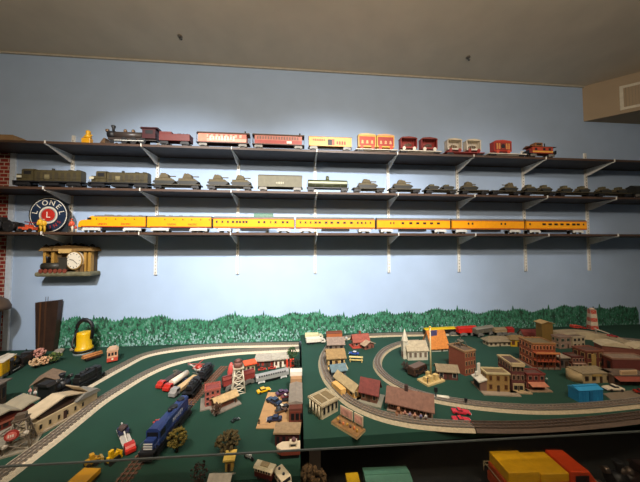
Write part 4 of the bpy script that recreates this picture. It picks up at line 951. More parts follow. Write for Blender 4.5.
# long building seen end on
t = T('long_grey_building', 'long grey roofed building with brown ends along the raised board', 'model building', (*(1.6591, -0.946), ZL))
p, q = (1.6591, -0.946), (1.659, -0.7566)
W_ = .055; D_ = hypot(q[0]-p[0], q[1]-p[1]); t.rotation_euler.z = atan2(q[1]-p[1], q[0]-p[0])-pi/2
M().box(0, W_, 0, D_, 0, .06).o('walls', mt('#5c2f22', .8), t); M().prism([(-.004, .06), (W_+.002, .06), (W_+.002, .066), (W_/2, .074), (-.004, .066)], 'y', .03, D_).o('roof', mt('#81786c', .8, .12, 60), t)
M().box(.004, W_-.004, -.0015, 0, .008, .05).o('storefront', mt('#6e3426'), t)
for k in range(3): M().box(.008+k*.019, .022+k*.019, -.0025, -.001, .016, .042).o('window', DGL, t)
M().box(-.0, W_, D_, D_+.08, 0, .085).o('tan_annex', mt('#a07c58', .8), t)
M().box(-.004, W_+.002, D_+.03, D_+.07, .085, .105).o('white_penthouse', mt('#d8d2c4', .6), t)
t = house((1.6125, -1.0576), (1.6984, -1.0651), ZL, .045, .045, 'small dark red building under a wide tan flat roof', '#4c1c18', '#947c5c', 'slab', nf=4, ns=1, ov=.006)
t = T('toy_boat', 'white cabin boat with a rounded bow on a dark cradle', 'toy boat', (*(1.6672, -1.1068), ZL), pi); t.scale = (.74, .8, .8)
M().prism([(-.05, -.022), (.035, -.022), (.055, -.01), (.06, 0), (.055, .01), (.035, .022), (-.05, .022)], 'z', .02, .04).o('hull', mt('#7c3a2c', .4), t)
M().prism([(-.05, -.023), (.035, -.023), (.057, -.01), (.062, 0), (.057, .01), (.035, .023), (-.05, .023)], 'z', .04, .046).o('deck', mt('#d8c9ac', .4), t)
M().box(-.035, .0, -.014, .014, .046, .062).o('cabin', mt('#cdbfa4'), t); M().box(-.03, -.005, -.0145, .0145, .05, .058).o('cabin_window', DGL, t)
M().box(-.045, .045, -.014, .014, 0, .022).o('cradle', BLK, t); M().sph((-.02, 0, .07), (.012, .01, .01), 6, .2).o('canvas_cover', mt('#6a4a4c'), t)
# front middle
tree((1.4519, -1.0837), ZL, 'olive brown spreading tree just behind the top edge of the clear panel', .075, .044, '#4b4022', blobs=60, dens=.18)
tree((1.3989, -1.2004), ZL, 'dark reddish bare tree left of the small yellow booth', .075, .026, '#2e1c14', blobs=40, dens=.14)
house((1.4612, -1.1515), (1.4861, -1.1501), ZL, .03, .035, 'tiny yellow booth in front of the olive brown tree', '#a8853a', '#c8a850', 'slab', nf=1, ns=1, ov=.006)
house((1.4368, -1.2253), (1.4866, -1.2296), ZL, .045, .02, 'grey slate roofed house at the bottom edge', '#6a5040', '#8b8578', 'gable', rh=.018, nf=3, ns=2, ov=.01)
t = T('toy_motorcycle', 'tiny grey motorcycle right of the olive brown tree', 'toy vehicle', (*(1.5296, -1.1113), ZL), radians(-30))
for x in (-.013, .013): M().cyl((x, -.0015, .008), .008, .003, 'y', 16).o('wheel', BLK, t)
M().prism([(-.014, .01), (.01, .01), (.006, .018), (-.012, .017)], 'y', -.003, .003).o('frame', mt('#8f8f8c', .4), t); M().tube([(.008, -.008, .024), (.008, .008, .024)], .0012, 6).tube([(.012, 0, .01), (.008, 0, .024)], .0012, 6).o('handlebar', SIL, t)
car((1.4185, -0.9189), (1.4458, -0.8967), ZL, 'tiny dark green car below the lumber shed', '#1d2c28', kind='coupe')
t = T('trolley_car', 'small dark red trolley with cream arched roof near the bottom', 'trolley', (*(1.5928, -1.1808), ZL), radians(-22)); t.scale = (.66, .7, .68)
M().box(-.045, .045, -.02, .02, .01, .032).o('lower_body', mt('#4c1614', .4), t); M().box(-.044, .044, -.0195, .0195, .032, .046).o('upper_body', mt('#cdb894', .5), t)
M().prism([(-.022, .046), (.022, .046), (.016, .056), (-.016, .056)], 'x', -.05, .05).o('roof', mt('#d3c4a4', .5), t); M().box(-.02, .02, -.012, .012, .055, .06).o('clerestory', mt('#a08a62'), t)
for s in (-1, 1):
    for k in range(6): M().box(-.04+k*.0138, -.032+k*.0138, s*.0195-.001, s*.0195+.001, .034, .044).o('window', DGL, t)
wheelset(t, -.025, .018, .008, BLK); wheelset(t, .025, .018, .008, BLK)
t = car((1.6295, -1.1699), (1.6637, -1.2172), ZL, 'boxy cream van touching the bottom edge beside the dark red trolley', '#cdbfa2', kind='van', w=.017, name='toy_van'); t.scale.z = .85
for x in (-.015, .01): M().cyl((x, 0, .026), .004, .004, n=8).o('roof_hatch', BLK, t)

# ================================================================== RIGHT BOARD
TH = 'railway tracks on the raised board'
track([(2.9709, -0.1164), (2.6506, -0.0989), (2.3298, -0.0926), (2.0881, -0.1148), (1.9523, -0.2048), (1.8776, -0.3569), (1.8425, -0.5136), (1.8437, -0.6665), (1.8734, -0.7934), (1.923, -0.9079), (2.0079, -0.9949), (2.1105, -1.048), (2.2334, -1.0808), (2.3487, -1.0989)], ZR, 'outer oval track curving past the columned bank', group=TH, w=.028, mid='#75634f', bed='#a89a7e')
track([(2.3524, -1.0992), (2.4886, -1.1139), (2.6456, -1.1197), (2.8595, -1.1168), (3.1238, -1.1024)], ZR, 'dark brown straight track along the front edge at right', group=TH, w=.026, mid='#4a3c32', bed='#54453a', railc='#6a5a4e', tiec='#3a2f28')
track([(2.5736, -0.2513), (2.4393, -0.268), (2.2979, -0.3536), (2.1953, -0.4766), (2.1476, -0.6036), (2.156, -0.7252), (2.1999, -0.8224), (2.2705, -0.8979), (2.3784, -0.9518), (2.5066, -0.9941), (2.6598, -1.0241), (2.8289, -1.0357), (3.0196, -1.0327), (3.2591, -1.0189)], ZR, 'inner oval track curving around the white church', group=TH, w=.026, mid='#6a5546', bed='#a3957a')
# back left of the board
truck((1.7459, -0.1052), (1.8821, -0.1069), ZR, 'rear cream tractor trailer at the back left corner of the board', '#c9bfa0', '#cfc79c', kind='box', w=.022, Hf=.3)
truck((1.7505, -0.2057), (1.8887, -0.1893), ZR, 'front cream tractor trailer at the back left corner of the board', '#cfc8b8', '#d3ccbc', kind='box', w=.022, Hf=.3)
boxcar((1.9002, -0.1504), (2.0219, -0.1407), ZR, 'low orange and rust coloured car beside the cream trailers', mt('#a8623a', .5), mt('#6a3a26', .6), None, H=.055, w=.02)
figure((2.0458, -0.1937), ZR, 'small white shirted figure beyond the grey roofed house', .045, '#c4c8c4', '#6f7670')
house((2.0757, -0.3078), (2.1852, -0.2911), ZR, .05, .045, 'red cottage with a complex red roof near the forest mural', '#9a4434', '#8f4a3c', 'gable', rh=.035, nf=3, ns=2, trim='#d0a890', base='#a03c2c', chim=(.5, .6))
house((2.1416, -0.3479), (2.2145, -0.3116), ZR, .035, .028, 'tan roofed porch wing at the right side of the red cottage', '#7c4a3c', '#a08870', 'gabley', rh=.018, nf=2, ns=1)
house((1.8926, -0.342), (1.9999, -0.3435), ZR, .07, .045, 'grey brown roofed house at the top of the left curve', '#6a5c50', '#857366', 'gable', rh=.03, nf=3, ns=2)
house((1.8634, -0.5901), (1.961, -0.5869), ZR, .09, .06, 'yellow tan house with ornate gable inside the left curve', '#b3935a', '#8c7148', 'gable', rh=.03, nf=3, ns=2, trim='#d8c08a', base='#c0a468')
house((1.874, -0.7001), (1.9477, -0.6863), ZR, .055, .04, 'slate blue roofed shed between tan house and freight station', '#4c5558', '#5b7076', 'gable', rh=.018, nf=2, ns=1)
car((2.0824, -0.4222), (2.0219, -0.4015), ZR, 'blue and white car in front of the red cottage', '#2c4a92', top='#c8ccd4', kind='sedan')
t = T('picnic_bench', 'yellow cream picnic benches beside the yellow tan house', 'bench', (*(2.0436, -0.5049), ZR), -.2)
for y in (-.018, .018): M().box(-.04, .04, y-.004, y+.004, .012, .016).o('bench_plank', mt('#c4ad6c'), t)
M().box(-.042, .042, -.008, .008, .022, .026).o('table_top', mt('#cdb878'), t)
for x in (-.034, .034): M().box(x-.003, x+.003, -.02, .02, 0, .014).box(x-.003, x+.003, -.004, .004, .012, .023).o('leg', mt('#a8925c'), t)
# freight station (long, diagonal)
t = house((1.8799, -0.7491), (1.9453, -0.888), ZR, .04, .04, 'cream yellow freight station with tan roof along the left curve', '#c09048', '#a3906a', 'gable', rh=.02, nf=4, ns=2, trim='#e0c890', base='#8c8472')
M().box(.03, .11, -.04, -.012, .006, .034).o('loading_platform', mt('#cfa25c', .6), t)
house((1.9746, -0.898), (2.0364, -0.9321), ZR, .06, .052, 'house with a plain maroon gabled roof right of the freight station', '#5e3a28', '#6a2f28', 'gable', rh=.036, nf=3, ns=2, trim='#a08468', ov=.01, base='#7e7a68', baseov=.02)
t = house((2.0759, -0.9693), (2.2185, -1.0433), ZR, .075, .045, 'long brown roofed passenger station with people on its platform', '#4a2c22', '#6e4c3c', 'gable', rh=.032, nf=7, ns=2, trim='#8a6a50', ov=.014, chim=(.42, .5, '#3a2620'), base='#8a7260', baseov=.008)
for i, (p, c, d, lab) in enumerate((((2.119, -1.0287), '#a06a58', '#4a3a34', 'figure in dusty pink'), ((2.1349, -1.0388), '#8d7d90', '#3a3440', 'figure in lilac grey'), ((2.1518, -1.046), '#c08a70', '#5a4438', 'figure in peach'), ((2.1724, -1.0535), '#6d6a8c', '#2c2c34', 'figure in slate violet'), ((2.1903, -1.0578), '#a8a29a', '#6a2c26', 'figure in pale grey'))): figure(p, ZR+.005, lab+' waiting in front of the long brown roofed station', .03, c, d)
t = T('barrel_stack', 'barrels stacked on the platform of the long brown roofed station', 'barrels', (*(2.0989, -1.0181), ZR+.005))
for x, y, z in ((-.008, 0, 0), (.008, 0, 0), (0, .012, 0), (0, .004, .016)): M().lathe([(.006, z), (.0075, z+.008), (.006, z+.016)], (x, y, 0), 12).o('barrel', mt('#7a5238'), t)
# columned bank with roof
a = (1.7906, -1.0056); b = (1.8621, -0.9569)
t = house(a, b, ZR, .08, .055, 'white columned bank with tan flat roof left of the outer track', '#b3a686', '#8a7a58', 'flat', nf=4, ns=3, door=False, cornice='#a6987a', ov=0, parapet=.004)
(cx, cy), W_, _a = seg(a, b)
M().box(-.007, W_+.007, -.007, .087, .05, .0565).o('cornice', mt('#a6987a', .7), t)
M().box(.008, W_*.45, .01, .07, .0565, .058).box(W_*.55, W_-.008, .01, .07, .0565, .058).o('roof_panel', mt('#76643f'), t)
for k in range(4): M().cyl((-.006, .01+k*.02, 0), .0035, .05, n=10).o('column', mt('#c5b898'), t)
tree((1.7495, -0.9597), ZR, 'low dark shrub in front of the columned bank', .02, .016, '#1d2c1a', blobs=16)
# billboard diorama
a = (1.8231, -1.0311); b = (1.9041, -1.1191)
(cx, cy), W_, an = seg(a, b)
t = T('billboard_scene', 'small diorama base with two red and white billboards below the bank', 'toy accessory', (a[0], a[1], ZR), an)
M().box(0, W_, 0, .055, 0, .008).o('base', mt('#b59a6c', .8), t); M().box(0, W_, 0, .055, .0078, .0092).o('ground', mt('#7d5c34', .9, .3, 80), t)
for x0, x1 in ((.01, W_*.58), (W_*.64, W_*.96)):
    q = M().box(x0, x1, .045, .049, .02, .055).o('billboard', mt('#c9b494', .6), t); M().box(x0+.003, x1-.003, .044, .0452, .024, .051).o('poster', mt('#c09080', .6, .4, 60), q)
    for x in (x0+.005, x1-.005): M().box(x-.002, x+.002, .046, .05, .008, .022).o('post', mt('#8a6c48'), q)
for k in range(7): M().sph((.015+k*W_/8, .02+random.uniform(-.008, .008), .014), (.005, .005, .007), 6, .2).o('small_figure', mt(('#b5852c', '#4c2c20', '#c06a34')[k % 3]), t)
# church
a = (2.359, -0.5264); b = (2.4831, -0.5306)
t = house(a, b, ZR, .08, .06, 'white church with tall pointed steeple and cream roof', '#b8b09a', '#a3967c', 'gable', rh=.042, nf=4, ns=1, door=False, win='#6a5a4c', trim='#c9c0a8', ov=.006)
M().box(-.02, .012, .02, .055, 0, .105).o('bell_tower', mt('#bdb59f', .7), t); q = M().lathe([(.022, .105), (.021, .109), (.012, .14), (.001, .178)], (-.004, .0375, 0), 8).o('steeple', mt('#c2baa4', .6), t)
M().box(-.0215, -.0195, .028, .046, .005, .04).o('church_door', mt('#5a3c2a'), t)
tree((2.286, -0.6624), ZR, 'small dark red brown tree left of the church front', .055, .024, '#3a2a22', blobs=30)
t = car((2.2891, -0.7167), (2.3899, -0.6604), ZR, 'old dark brown delivery wagon with white hood below the church', '#3a2820', kind='van', top='#5a4434', w=.022, name='toy_van')
# flagpole monument
t = T('flagpole_monument', 'tall cream flagpole rising from a tan stone monument with a flag', 'monument', (*(2.3729, -0.7643), ZR), .35)
M().box(-.06, .06, -.035, .035, 0, .008).o('plinth', mt('#b59c68', .8), t)
for x, y, z in ((-.035, 0, .028), (.035, 0, .028), (-.018, -.012, .036), (.018, -.012, .036), (0, .015, .04)): M().box(x-.01, x+.01, y-.01, y+.01, .008, z).o('stone_block', mt('#bfa468', .8), t)
M().tube([(0, 0, .008), (0, 0, .27)], .0045, 10, .003).o('pole', mt('#c0b084', .5), t); M().sph((0, 0, .273), .005).o('finial', mt('#c9a84a', .4), t)
f = M()
for i in range(6): f.box(.003+i*.007, .010+i*.007, -.002+.002*sin(i), .001+.002*sin(i), .225, .252)
f.o('flag', mt('#4a4468', .7), t)
for x in (-.045, .045): M().tube([(x, -.02, .008), (x, -.02, .03)], .002, 6).sph((x, -.02, .033), .004).o('lamp_post', BLK, t)
# orange roofed house
house((2.5706, -0.4193), (2.6846, -0.4134), ZR, .1, .035, 'white house with a steep bright orange gable roof behind the flagpole', '#a8a898', '#b8702c', 'gable', rh=.085, nf=4, ns=1, ov=.01, win='#3a3c44')
boxcar((2.6705, -0.1235), (2.9316, -0.1128), ZR+.0, 'yellow and black low crane car on the back track', BLK, mt('#c8a81c', .5), None, H=.05, w=.018, band=BLK)
boxcar((2.9256, -0.1467), (3.0884, -0.1387), ZR+.0, 'bright red rounded car right of the yellow and black car', mt('#c8281c', .4), mt('#b8241a', .4), None, H=.062, w=.022)
# brick warehouse
t = house((2.5558, -0.628), (2.5792, -0.7321), ZR, .075, .125, 'tall orange brown brick warehouse with a tank frame on its flat roof', brick('#7a3a22', '#83422a', '#6a3a28', 70), '#5a4a3a', 'flat', nf=0, ns=4, fl=3, trim='#9a7a54', cornice='#8a6a48', winw=.4)
q = M()
for x in (.02, .06):
    for y in (.05, .1): q.tube([(x, y-.03, .13), (x+(.04-x)*.3, y-.03+(.075-y)*.3, .155)], .002, 6)
q.o('tank_frame', mt('#4a4438'), t); M().cyl((.04, .045, .152), .017, .01, n=16).cyl((.04, .045, .162), .002, .014, n=6).o('rooftop_tank', mt('#55503f'), t)
house((2.4194, -0.7487), (2.5132, -0.7719), ZR, .05, .045, 'dark red depot with arched front window and grey tan roof', '#4e241c', '#7a6a50', 'gable', rh=.02, nf=3, ns=2, trim='#a39a88', ov=.008)
# corner block
t = T('white_cross_sign', 'white cross shaped sign standing on the corner before the yellow brick building', 'sign', (*(2.5767, -0.8383), ZR), .3)
M().box(-.008, .008, -.003, .003, .02, .115).box(-.022, .02, -.0035, .0035, .062, .078).o('cross', mt('#c9c2b0', .6), t); M().box(-.012, .012, -.01, .01, 0, .02).o('pedestal', mt('#5a4438'), t)
t = house((2.5833, -0.8818), (2.6841, -0.8989), ZR, .055, .085, 'yellow brick corner building with two rows of windows', brick('#8a6a38', '#94733e', '#6e5630', 70), '#6a583c', 'flat', nf=3, ns=3, fl=2, win='#4a2c1a', trim='#7a5c30', cornice='#ab9a70', base='#8a7a66', baseov=.03, winw=.35)
M().box(-.03, 0, .0, .06, .005, .05).o('corner_storefront', mt('#6a4c3c', .6), t); M().prism([(-.038, .048), (.0, .062), (0, .056), (-.038, .042)], 'y', -.005, .065).o('white_awning', mt('#c2bba8', .6), t)
M().box(-.0315, -.03, .01, .05, .012, .038).o('shop_window', DGL, t)
t = house((2.7039, -0.8883), (2.7612, -0.8976), ZR, .1, .125, 'tall narrow dark red brick building with cream shop front', brick('#5a2c26', '#632f28', '#3e221c', 80), '#4e3a30', 'flat', nf=3, ns=5, fl=3, trim='#8c7458', cornice='#a8936c', base='#927c5c', shop='#a8946c', baseov=.02, win='#2a1c18')
M().box(.0, .055, -.008, .0, .118, .135).o('cream_cornice', mt('#a8936c', .7), t)
house((2.7882, -0.8832), (2.8713, -0.8905), ZR, .05, .072, 'small red shop with salmon awning right of the cream shop front', '#6a261c', '#54362c', 'flat', nf=3, ns=2, fl=2, awn='#ab6c50', trim='#9a6e58', base='#8c7258', baseov=.02)
t = T('lamp_post', 'tiny lamp on the green field right of the small red shop', 'lamp', (*(2.9428, -0.8342), ZR)); M().tube([(0, 0, 0), (0, 0, .018)], .0015, 6).o('post', BLK, t); M().sph((0, 0, .021), .0045).o('lamp_globe', mt('#8d948c', .3), t)
t = truck((2.3632, -0.9324), (2.2961, -0.9116), ZR, 'white tank trailer lying beside the inner track', '#8f8f84', '#cfc8b4', kind='tank', w=.009)
t = T('railway_signal', 'small dark signal post between brown station and white tank trailer', 'signal', (*(2.3099, -0.9203), ZR)); M().tube([(0, 0, 0), (0, 0, .045)], .0025, 7).o('post', BLK, t); M().box(-.006, .006, -.004, .004, .035, .055).o('signal_head', BLK, t)
t = T('railway_signal', 'small dark signal post above the two red sports cars', 'signal', (*(2.41, -0.9788), ZR)); M().tube([(0, 0, 0), (0, 0, .03)], .002, 7).o('post', BLK, t); M().box(-.005, .005, -.003, .003, .024, .036).o('signal_head', BLK, t)
car((2.3266, -1.0106), (2.3938, -1.0259), ZR, 'upper of the two red sports cars between the tracks', '#c43440', kind='sport', w=.012)
car((2.2975, -1.0588), (2.3636, -1.0731), ZR, 'lower of the two red sports cars between the tracks', '#c4303c', kind='sport', w=.014)
# back row
house((3.0127, -0.3659), (3.1716, -0.3712), ZR, .06, .032, 'cream freight shed with brown grey hipped roof behind the corner block', '#a89a7c', '#7a6c54', 'hip', rh=.03, nf=5, ns=2, win='#3a2c24', ov=.012)
boxcar((3.0413, -0.1796), (3.2313, -0.1283), ZR, 'grey hopper car standing at a slant behind the freight shed', mt('#5e5a4e', .6), mt('#7b776a', .6), None, H=.06, w=.022)
boxcar((3.2122, -0.1614), (3.3225, -0.16), ZR, 'tan boxcar beyond the freight shed near the mural', mt('#9a8564', .6), mt('#8d7a5c', .6), None, H=.05, w=.02)
boxcar((3.3131, -0.1706), (3.3673, -0.1755), ZR, 'short red tank caboose right of the tan boxcar', mt('#a82a24', .5), mt('#98241e', .5), None, H=.055, w=.02)
house((3.164, -0.3795), (3.259, -0.397), ZR, .05, .048, 'bright yellow house left of the tall hotel', '#b08c18', '#75603c', 'hip', rh=.025, nf=3, ns=2, trim='#5e3a1c', win='#5a3420')
house((3.4029, -0.2342), (3.5233, -0.2451), ZR, .05, .025, 'long low building with a maroon red roof behind the hotel', '#a89a88', '#6e2c26', 'gable', rh=.03, nf=4, ns=1)
house((3.3891, -0.3909), (3.465, -0.3977), ZR, .05, .155, 'tall plain ochre building with a slanted top behind the hotel', '#6f5420', '#a88c5c', 'gabley', rh=.012, nf=0, ns=0)
t = house((3.0216, -0.6817), (3.1448, -0.6987), ZR, .1, .135, 'grand three storey orange red hotel with pillared galleries', '#7c3a20', '#6a5c40', 'flat', nf=7, ns=4, fl=3, trim='#c8875a', cornice='#8c6238', porch=(.03, '#8a3c20', '#5c2c1e'), base='#6e5c4c', winw=.5, win='#3a1c14')
HW = seg((3.0216, -0.6817), (3.1448, -0.6987))[1]
M().box(0, HW, -.03, 0, .088, .092).o('gallery_floor', mt('#9a4a28'), t)
for k in range(7): M().box(k*(HW-.003)/6, k*(HW-.003)/6+.003, -.03, -.027, .052, .088).o('gallery_post', mt('#5c2c1e'), t)
M().box(0, HW, -.031, -.029, .092, .1).o('gallery_railing', mt('#c07a4a'), t)
house((3.1706, -0.6951), (3.224, -0.6998), ZR, .05, .055, 'small grey shop with pale flat roof right of the hotel', '#4e4238', '#9a8a74', 'slab', nf=2, ns=2, ov=.006)
house((3.4552, -0.4494), (3.5473, -0.4406), ZR, .05, .075, 'faded pink storefront with green window behind the grey shop', '#8c7262', '#77665a', 'flat', nf=2, ns=2, fl=2, win='#2c3c34', trim='#a8937c')
house((3.5608, -0.4418), (3.6618, -0.4334), ZR, .05, .07, 'cream building with dark awning below the red cars', '#a8987c', '#6a5a48', 'flat', nf=3, ns=1, fl=2)
# the raised white road and tower at far right
t = T('road_ramp', 'pale tan raised roadway curving across the far right back', 'model ground', (0, 0, ZR))
m = M(); ribbon(m, smooth([(3.6436, -0.256), (3.8482, -0.2529), (3.9285, -0.3443), (3.9094, -0.4904), (3.8621, -0.6679)]), -.05, .05, 0, .045, .006); m.o('roadway', mt('#a08e70', .8), t)
m = M(); ribbon(m, smooth([(3.6436, -0.256), (3.8482, -0.2529), (3.9285, -0.3443), (3.9094, -0.4904), (3.8621, -0.6679)]), -.055, -.048, .0, .052); m.o('guard_wall', mt('#b5a484', .8), t)
ZQ = ZR+.045
t = lattice_tower((4.0032, -0.2171), ZQ, 'red and white banded lighthouse tower before the mural at right', .155, .024, .017, '#a8a090', 'lighthouse_tower', -.35, 5, lr=.0008)
for k in range(5):
    w0_ = .0235+(.0165-.0235)*k/5; w1_ = .0235+(.0165-.0235)*(k+1)/5
    M().box(-w0_, w0_, -w0_, w0_, k*.03, (k+1)*.03, w1_/w0_, w1_/w0_).o('tower_band', mt('#b8402e' if k % 2 == 0 else '#c8bca4', .6), t)
M().cyl((0, 0, .15), .015, .014, n=14).o('beacon', mt('#c8a890'), t)
car((3.8708, -0.1798), (3.926, -0.1848), ZQ, 'left coral red car parked on the tan roadway', '#c8483a', kind='van', w=.02)
car((3.93, -0.1852), (3.9668, -0.2012), ZQ, 'right coral red car parked on the tan roadway beside the tower', '#c04034', kind='coupe', w=.02)
car((3.9204, -0.3695), (3.9599, -0.4041), ZQ, 'dark red car right of the banded tower', '#a82c30', kind='coupe')
t = T('white_barrier', 'white slanted barrier between banded tower and dark red car', 'barrier', (*(3.9364, -0.328), ZQ), -.3); M().rbox(0, 0, .022, .09, .01, .006, 0, 0, .35).o('beam', mt('#c0b8a4'), t); M().box(-.04, -.034, -.004, .004, 0, .036).o('post', mt('#8a8478'), t)
track([(4.0558, -0.3355), (4.1626, -0.3854), (4.2935, -0.4543)], ZR, 'track leading off the right edge by the mural', group=TH, w=.03)
t = T('white_dome_roof', 'long white domed roof arches at the right edge', 'model building', (*(3.6461, -0.5925), ZR), -.42)
for k in range(2): M().prism([(-.07+k*.15, .075), (-.05+k*.15, .09), (k*.15, .1), (.05+k*.15, .09), (.07+k*.15, .075)], 'y', -.04, .04).o('arched_roof', mt('#b8a888', .7), t)
M().box(-.065, .215, -.035, .035, 0, .076).o('walls', mt('#6a3a2c', .8), t)
# storefront rows
house((3.2307, -0.7123), (3.3003, -0.7185), ZR, .05, .065, 'two storey red shop with white arcade left of the brick storefronts', '#54241c', '#5c4438', 'flat', nf=4, ns=2, fl=2, porch=(.014, '#9a7c68', '#b89a84'), trim='#a8806c')
house((3.298, -0.73), (3.4061, -0.728), ZR, .07, .1, 'dark red brick storefront row with yellow bay', brick('#5c241a', '#682a1e', '#402018', 80), '#54382c', 'flat', nf=3, ns=2, fl=2, trim='#a08450', cornice='#7a4834', win='#31201a')
M().box(.03, .055, -.004, 0, .01, .085).o('yellow_bay', mt('#9a7e46', .6), bpy.data.objects[[o.name for o in bpy.data.objects if o.get('label', '').startswith('dark red brick storefront')][0]])
a = (3.1171, -0.8544); b = (3.2728, -0.8588)
t = house(a, b, ZR, .07, .045, 'tan diner with a rounded corner and pale roof behind the blue boxcar', '#97845f', '#85765a', 'slab', nf=4, ns=2, ov=.004, win='#2e211a')
M().cyl((0, .035, 0), .035, .045, n=24).o('round_corner', mt('#97845f', .7), t); M().box(.05, .1, -.003, 0, .034, .044).o('sign_board', mt('#a88a4c'), t)
house((3.3856, -0.7826), (3.568, -0.8096), ZR, .07, .08, 'long plain dark red building at the right edge', '#58231a', '#7c6a58', 'flat', nf=0, ns=2, cornice='#82604c')
house((3.2487, -0.8799), (3.4238, -0.9), ZR, .06, .045, 'row of shops with cream signboard at the right edge', '#5a4234', '#5c4c3e', 'slab', nf=6, ns=1, ov=.004, awn='#7a3a2a')
t = T('cream_signboard', 'cream signboard above the shop row at the right edge', 'sign', (*(3.3272, -0.8869), ZR+.051)); M().box(-.045, .045, -.003, .003, .0, .02).o('board', mt('#b89c78', .6), t); M().box(-.04, .04, -.0038, -.003, .004, .016).o('lettering_band', mt('#a08460'), t)
t = T('grey_street', 'grey street slab with red brick edge at the right edge', 'model ground', (0, 0, ZR)); M().prism([(3.1061, -0.9445), (3.0807, -0.9959), (3.2914, -1.0145), (3.4159, -0.9389), (3.3213, -0.9305)], 'z', 0, .003).o('pavement', mt('#6f6250', .85), t)
car((3.2253, -0.9304), (3.1505, -0.9195), ZR+.003, 'white convertible car right of the blue boxcar', '#c8bca4', kind='coupe')
car((3.2596, -0.95), (3.3094, -0.9783), ZR+.003, 'red car cut off by the right edge', '#8c2418', kind='sedan')
boxcar((2.9214, -0.9707), (3.0458, -0.9704), ZR, 'bright blue boxcar body parked in front of the tan diner', mt('#1f6f9c', .5), mt('#2a86b4', .5), None, H=.05, door=mt('#1a5f88', .5), wh=False, name='blue_boxcar', w=.022)

# ================================================================== LOWER DECK
t = T('toy_fire_truck', 'large toy truck with yellow roof sections and an orange red cab under the right board', 'toy truck', (*(2.5948, -1.1418), ZD), -.05); t.location.y = -1.125; t.scale = (.82, .8, .86)
h = .2
M().box(-h, h, -.07, .07, .03, .07).o('chassis', mt('#c4441a', .4), t, .004)
M().box(-h, .06, -.062, .062, .07, .115).o('lower_body', mt('#cc4c1a', .4), t, .004)
M().box(-h+.005, -.055, -.06, .06, .115, .16).o('yellow_rear_box', mt('#f2b41a', .4), t, .004)
M().box(-.05, .075, -.06, .06, .115, .15).o('yellow_middle_box', mt('#f2b41a', .4), t, .004)
c = M().prism([(.08, .05), (.2, .05), (.2, .11), (.165, .155), (.08, .158)], 'y', -.062, .062).o('cab', mt('#e0481c', .35), t, .005)
M().box(.1, .16, -.0635, -.062, .1, .14).o('cab_window', DGL, c); M().box(.1, .19, -.064, -.0625, .055, .09).o('door_panel', mt('#f2b41a', .4), c)
for x in (-.14, -.06, .14):
    for s in (-1, 1): M().cyl((x, s*.066-.01, .03), .03, .02, 'y', 20).o('wheel', BLK, t)
r = M()
for s in (-1, 1):
    r.tube([(-h-.01, s*.078, .1), (h+.015, s*.078, .1)], .002, 6).tube([(-h-.01, s*.078, .085), (h+.015, s*.078, .085)], .002, 6)
    for k in range(15): r.tube([(-h-.01+k*(2*h+.025)/14, s*.078, .06), (-h-.01+k*(2*h+.025)/14, s*.078, .1)], .0018, 5)
r.tube([(h+.015, -.078, .1), (h+.015, .078, .1)], .002, 6).tube([(-h-.01, -.078, .1), (-h-.01, .078, .1)], .002, 6)
r.o('railing', mt('#b5a47c', .5), t)
boxcar((1.9435, -1.0594), (2.1189, -1.0666), ZD, 'pale sea green boxcar roof at the bottom edge under the right board', mt('#3f6a58', .5), mt('#5a8a74', .5), None, H=.07, w=.035)
t = T('toy_crate', 'small yellow crate left of the sea green boxcar', 'crate', (*(1.9006, -1.0637), ZD)); t.scale = (.8, .8, .8); M().box(-.028, .028, -.03, .03, 0, .085).o('crate_body', mt('#c09418', .5), t, .002); M().box(-.03, .03, -.032, .032, .07, .086).o('lid', mt('#cfa21c', .5), t)
t = steam_loco((2.8334, -1.1425), (3.0049, -1.1697), ZD, 'dark maroon black locomotive in shade at the bottom right corner', mt('#2a1a18', .35), mt('#2e1c1a', .35), mt('#6a5a50', .4, metal=.4), S=1.25)
tree((1.7454, -1.1125), ZD, 'brown tree in the shadow below the corner of the right board', .16, .06, '#5c4428', blobs=60)

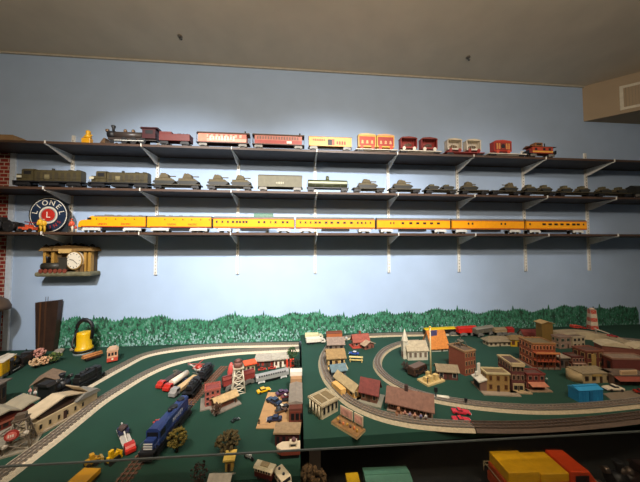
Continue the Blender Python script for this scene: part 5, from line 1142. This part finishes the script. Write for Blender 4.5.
# ================================================================== LIGHT AND CAMERA
w = bpy.data.worlds.new('World'); SC.world = w; w.use_nodes = True; w.node_tree.nodes['Background'].inputs[0].default_value = (.02, .02, .022, 1)
def spot(x, y, z, tx, ty, tz, e, size, col, blend=1, rad=.05):
    l = bpy.data.lights.new('ceiling_spot', 'SPOT'); l.energy = e; l.spot_size = radians(size); l.spot_blend = blend; l.color = col; l.shadow_soft_size = rad
    o = bpy.data.objects.new('ceiling_spot', l); COL.objects.link(o); o.location = (x, y, z)
    o.rotation_euler = (Vector((tx, ty, tz))-Vector((x, y, z))).to_track_quat('-Z', 'Y').to_euler()
# the shelf trains are a little taller than wide: true proportions of their scale
for o in list(SC.objects):
    if o.parent is None and o.get('category') in ('train car', 'locomotive', 'wagon', 'toy tank') and o.location.z > Z3-.01:
        zs = max(q for q in (Z1, Z2, Z3) if q <= o.location.z+.001)
        o.location.z = zs+(o.location.z-zs)*1.15; o.scale.z *= 1.15
#EXP 0.62
spot(.7, -2.0, 3.0, .8, 0, 1.36, 205, 68, (1, .98, .95))
spot(2.1, -2.0, 3.0, 1.95, 0, 1.36, 228, 68, (1, .98, .95))
spot(3.5, -2.0, 3.0, 3.2, 0, 1.36, 42, 70, (1, .94, .88))
for x, e in ((1.2, 38), (2.6, 30)):
    l = bpy.data.lights.new('globe_lamp', 'POINT'); l.energy = e; l.color = (1, .84, .66); l.shadow_soft_size = .1
    o = bpy.data.objects.new('globe_lamp', l); COL.objects.link(o); o.location = (x, -2.2, 2.74)

cam = bpy.data.cameras.new('camera'); co = bpy.data.objects.new('camera', cam); COL.objects.link(co)
cam.sensor_width = 36; cam.lens = 248.1713*36/640; cam.clip_start = .05
R2 = Vector((0.996388, -0.084893, -0.001933)); U2 = Vector((-0.001182, -0.036631, 0.999328)); FW = R2.cross(U2)*-1
mm = Matrix((R2, U2, -FW)).transposed().to_4x4(); mm.translation = Vector((1.698800, -2.005821, 1.600000))
co.matrix_world = mm; SC.camera = co
SC.view_settings.view_transform = 'Standard'; SC.view_settings.look = 'None'; SC.view_settings.gamma = 1; SC.view_settings.use_curve_mapping = False
SC.view_settings.exposure = 0.62
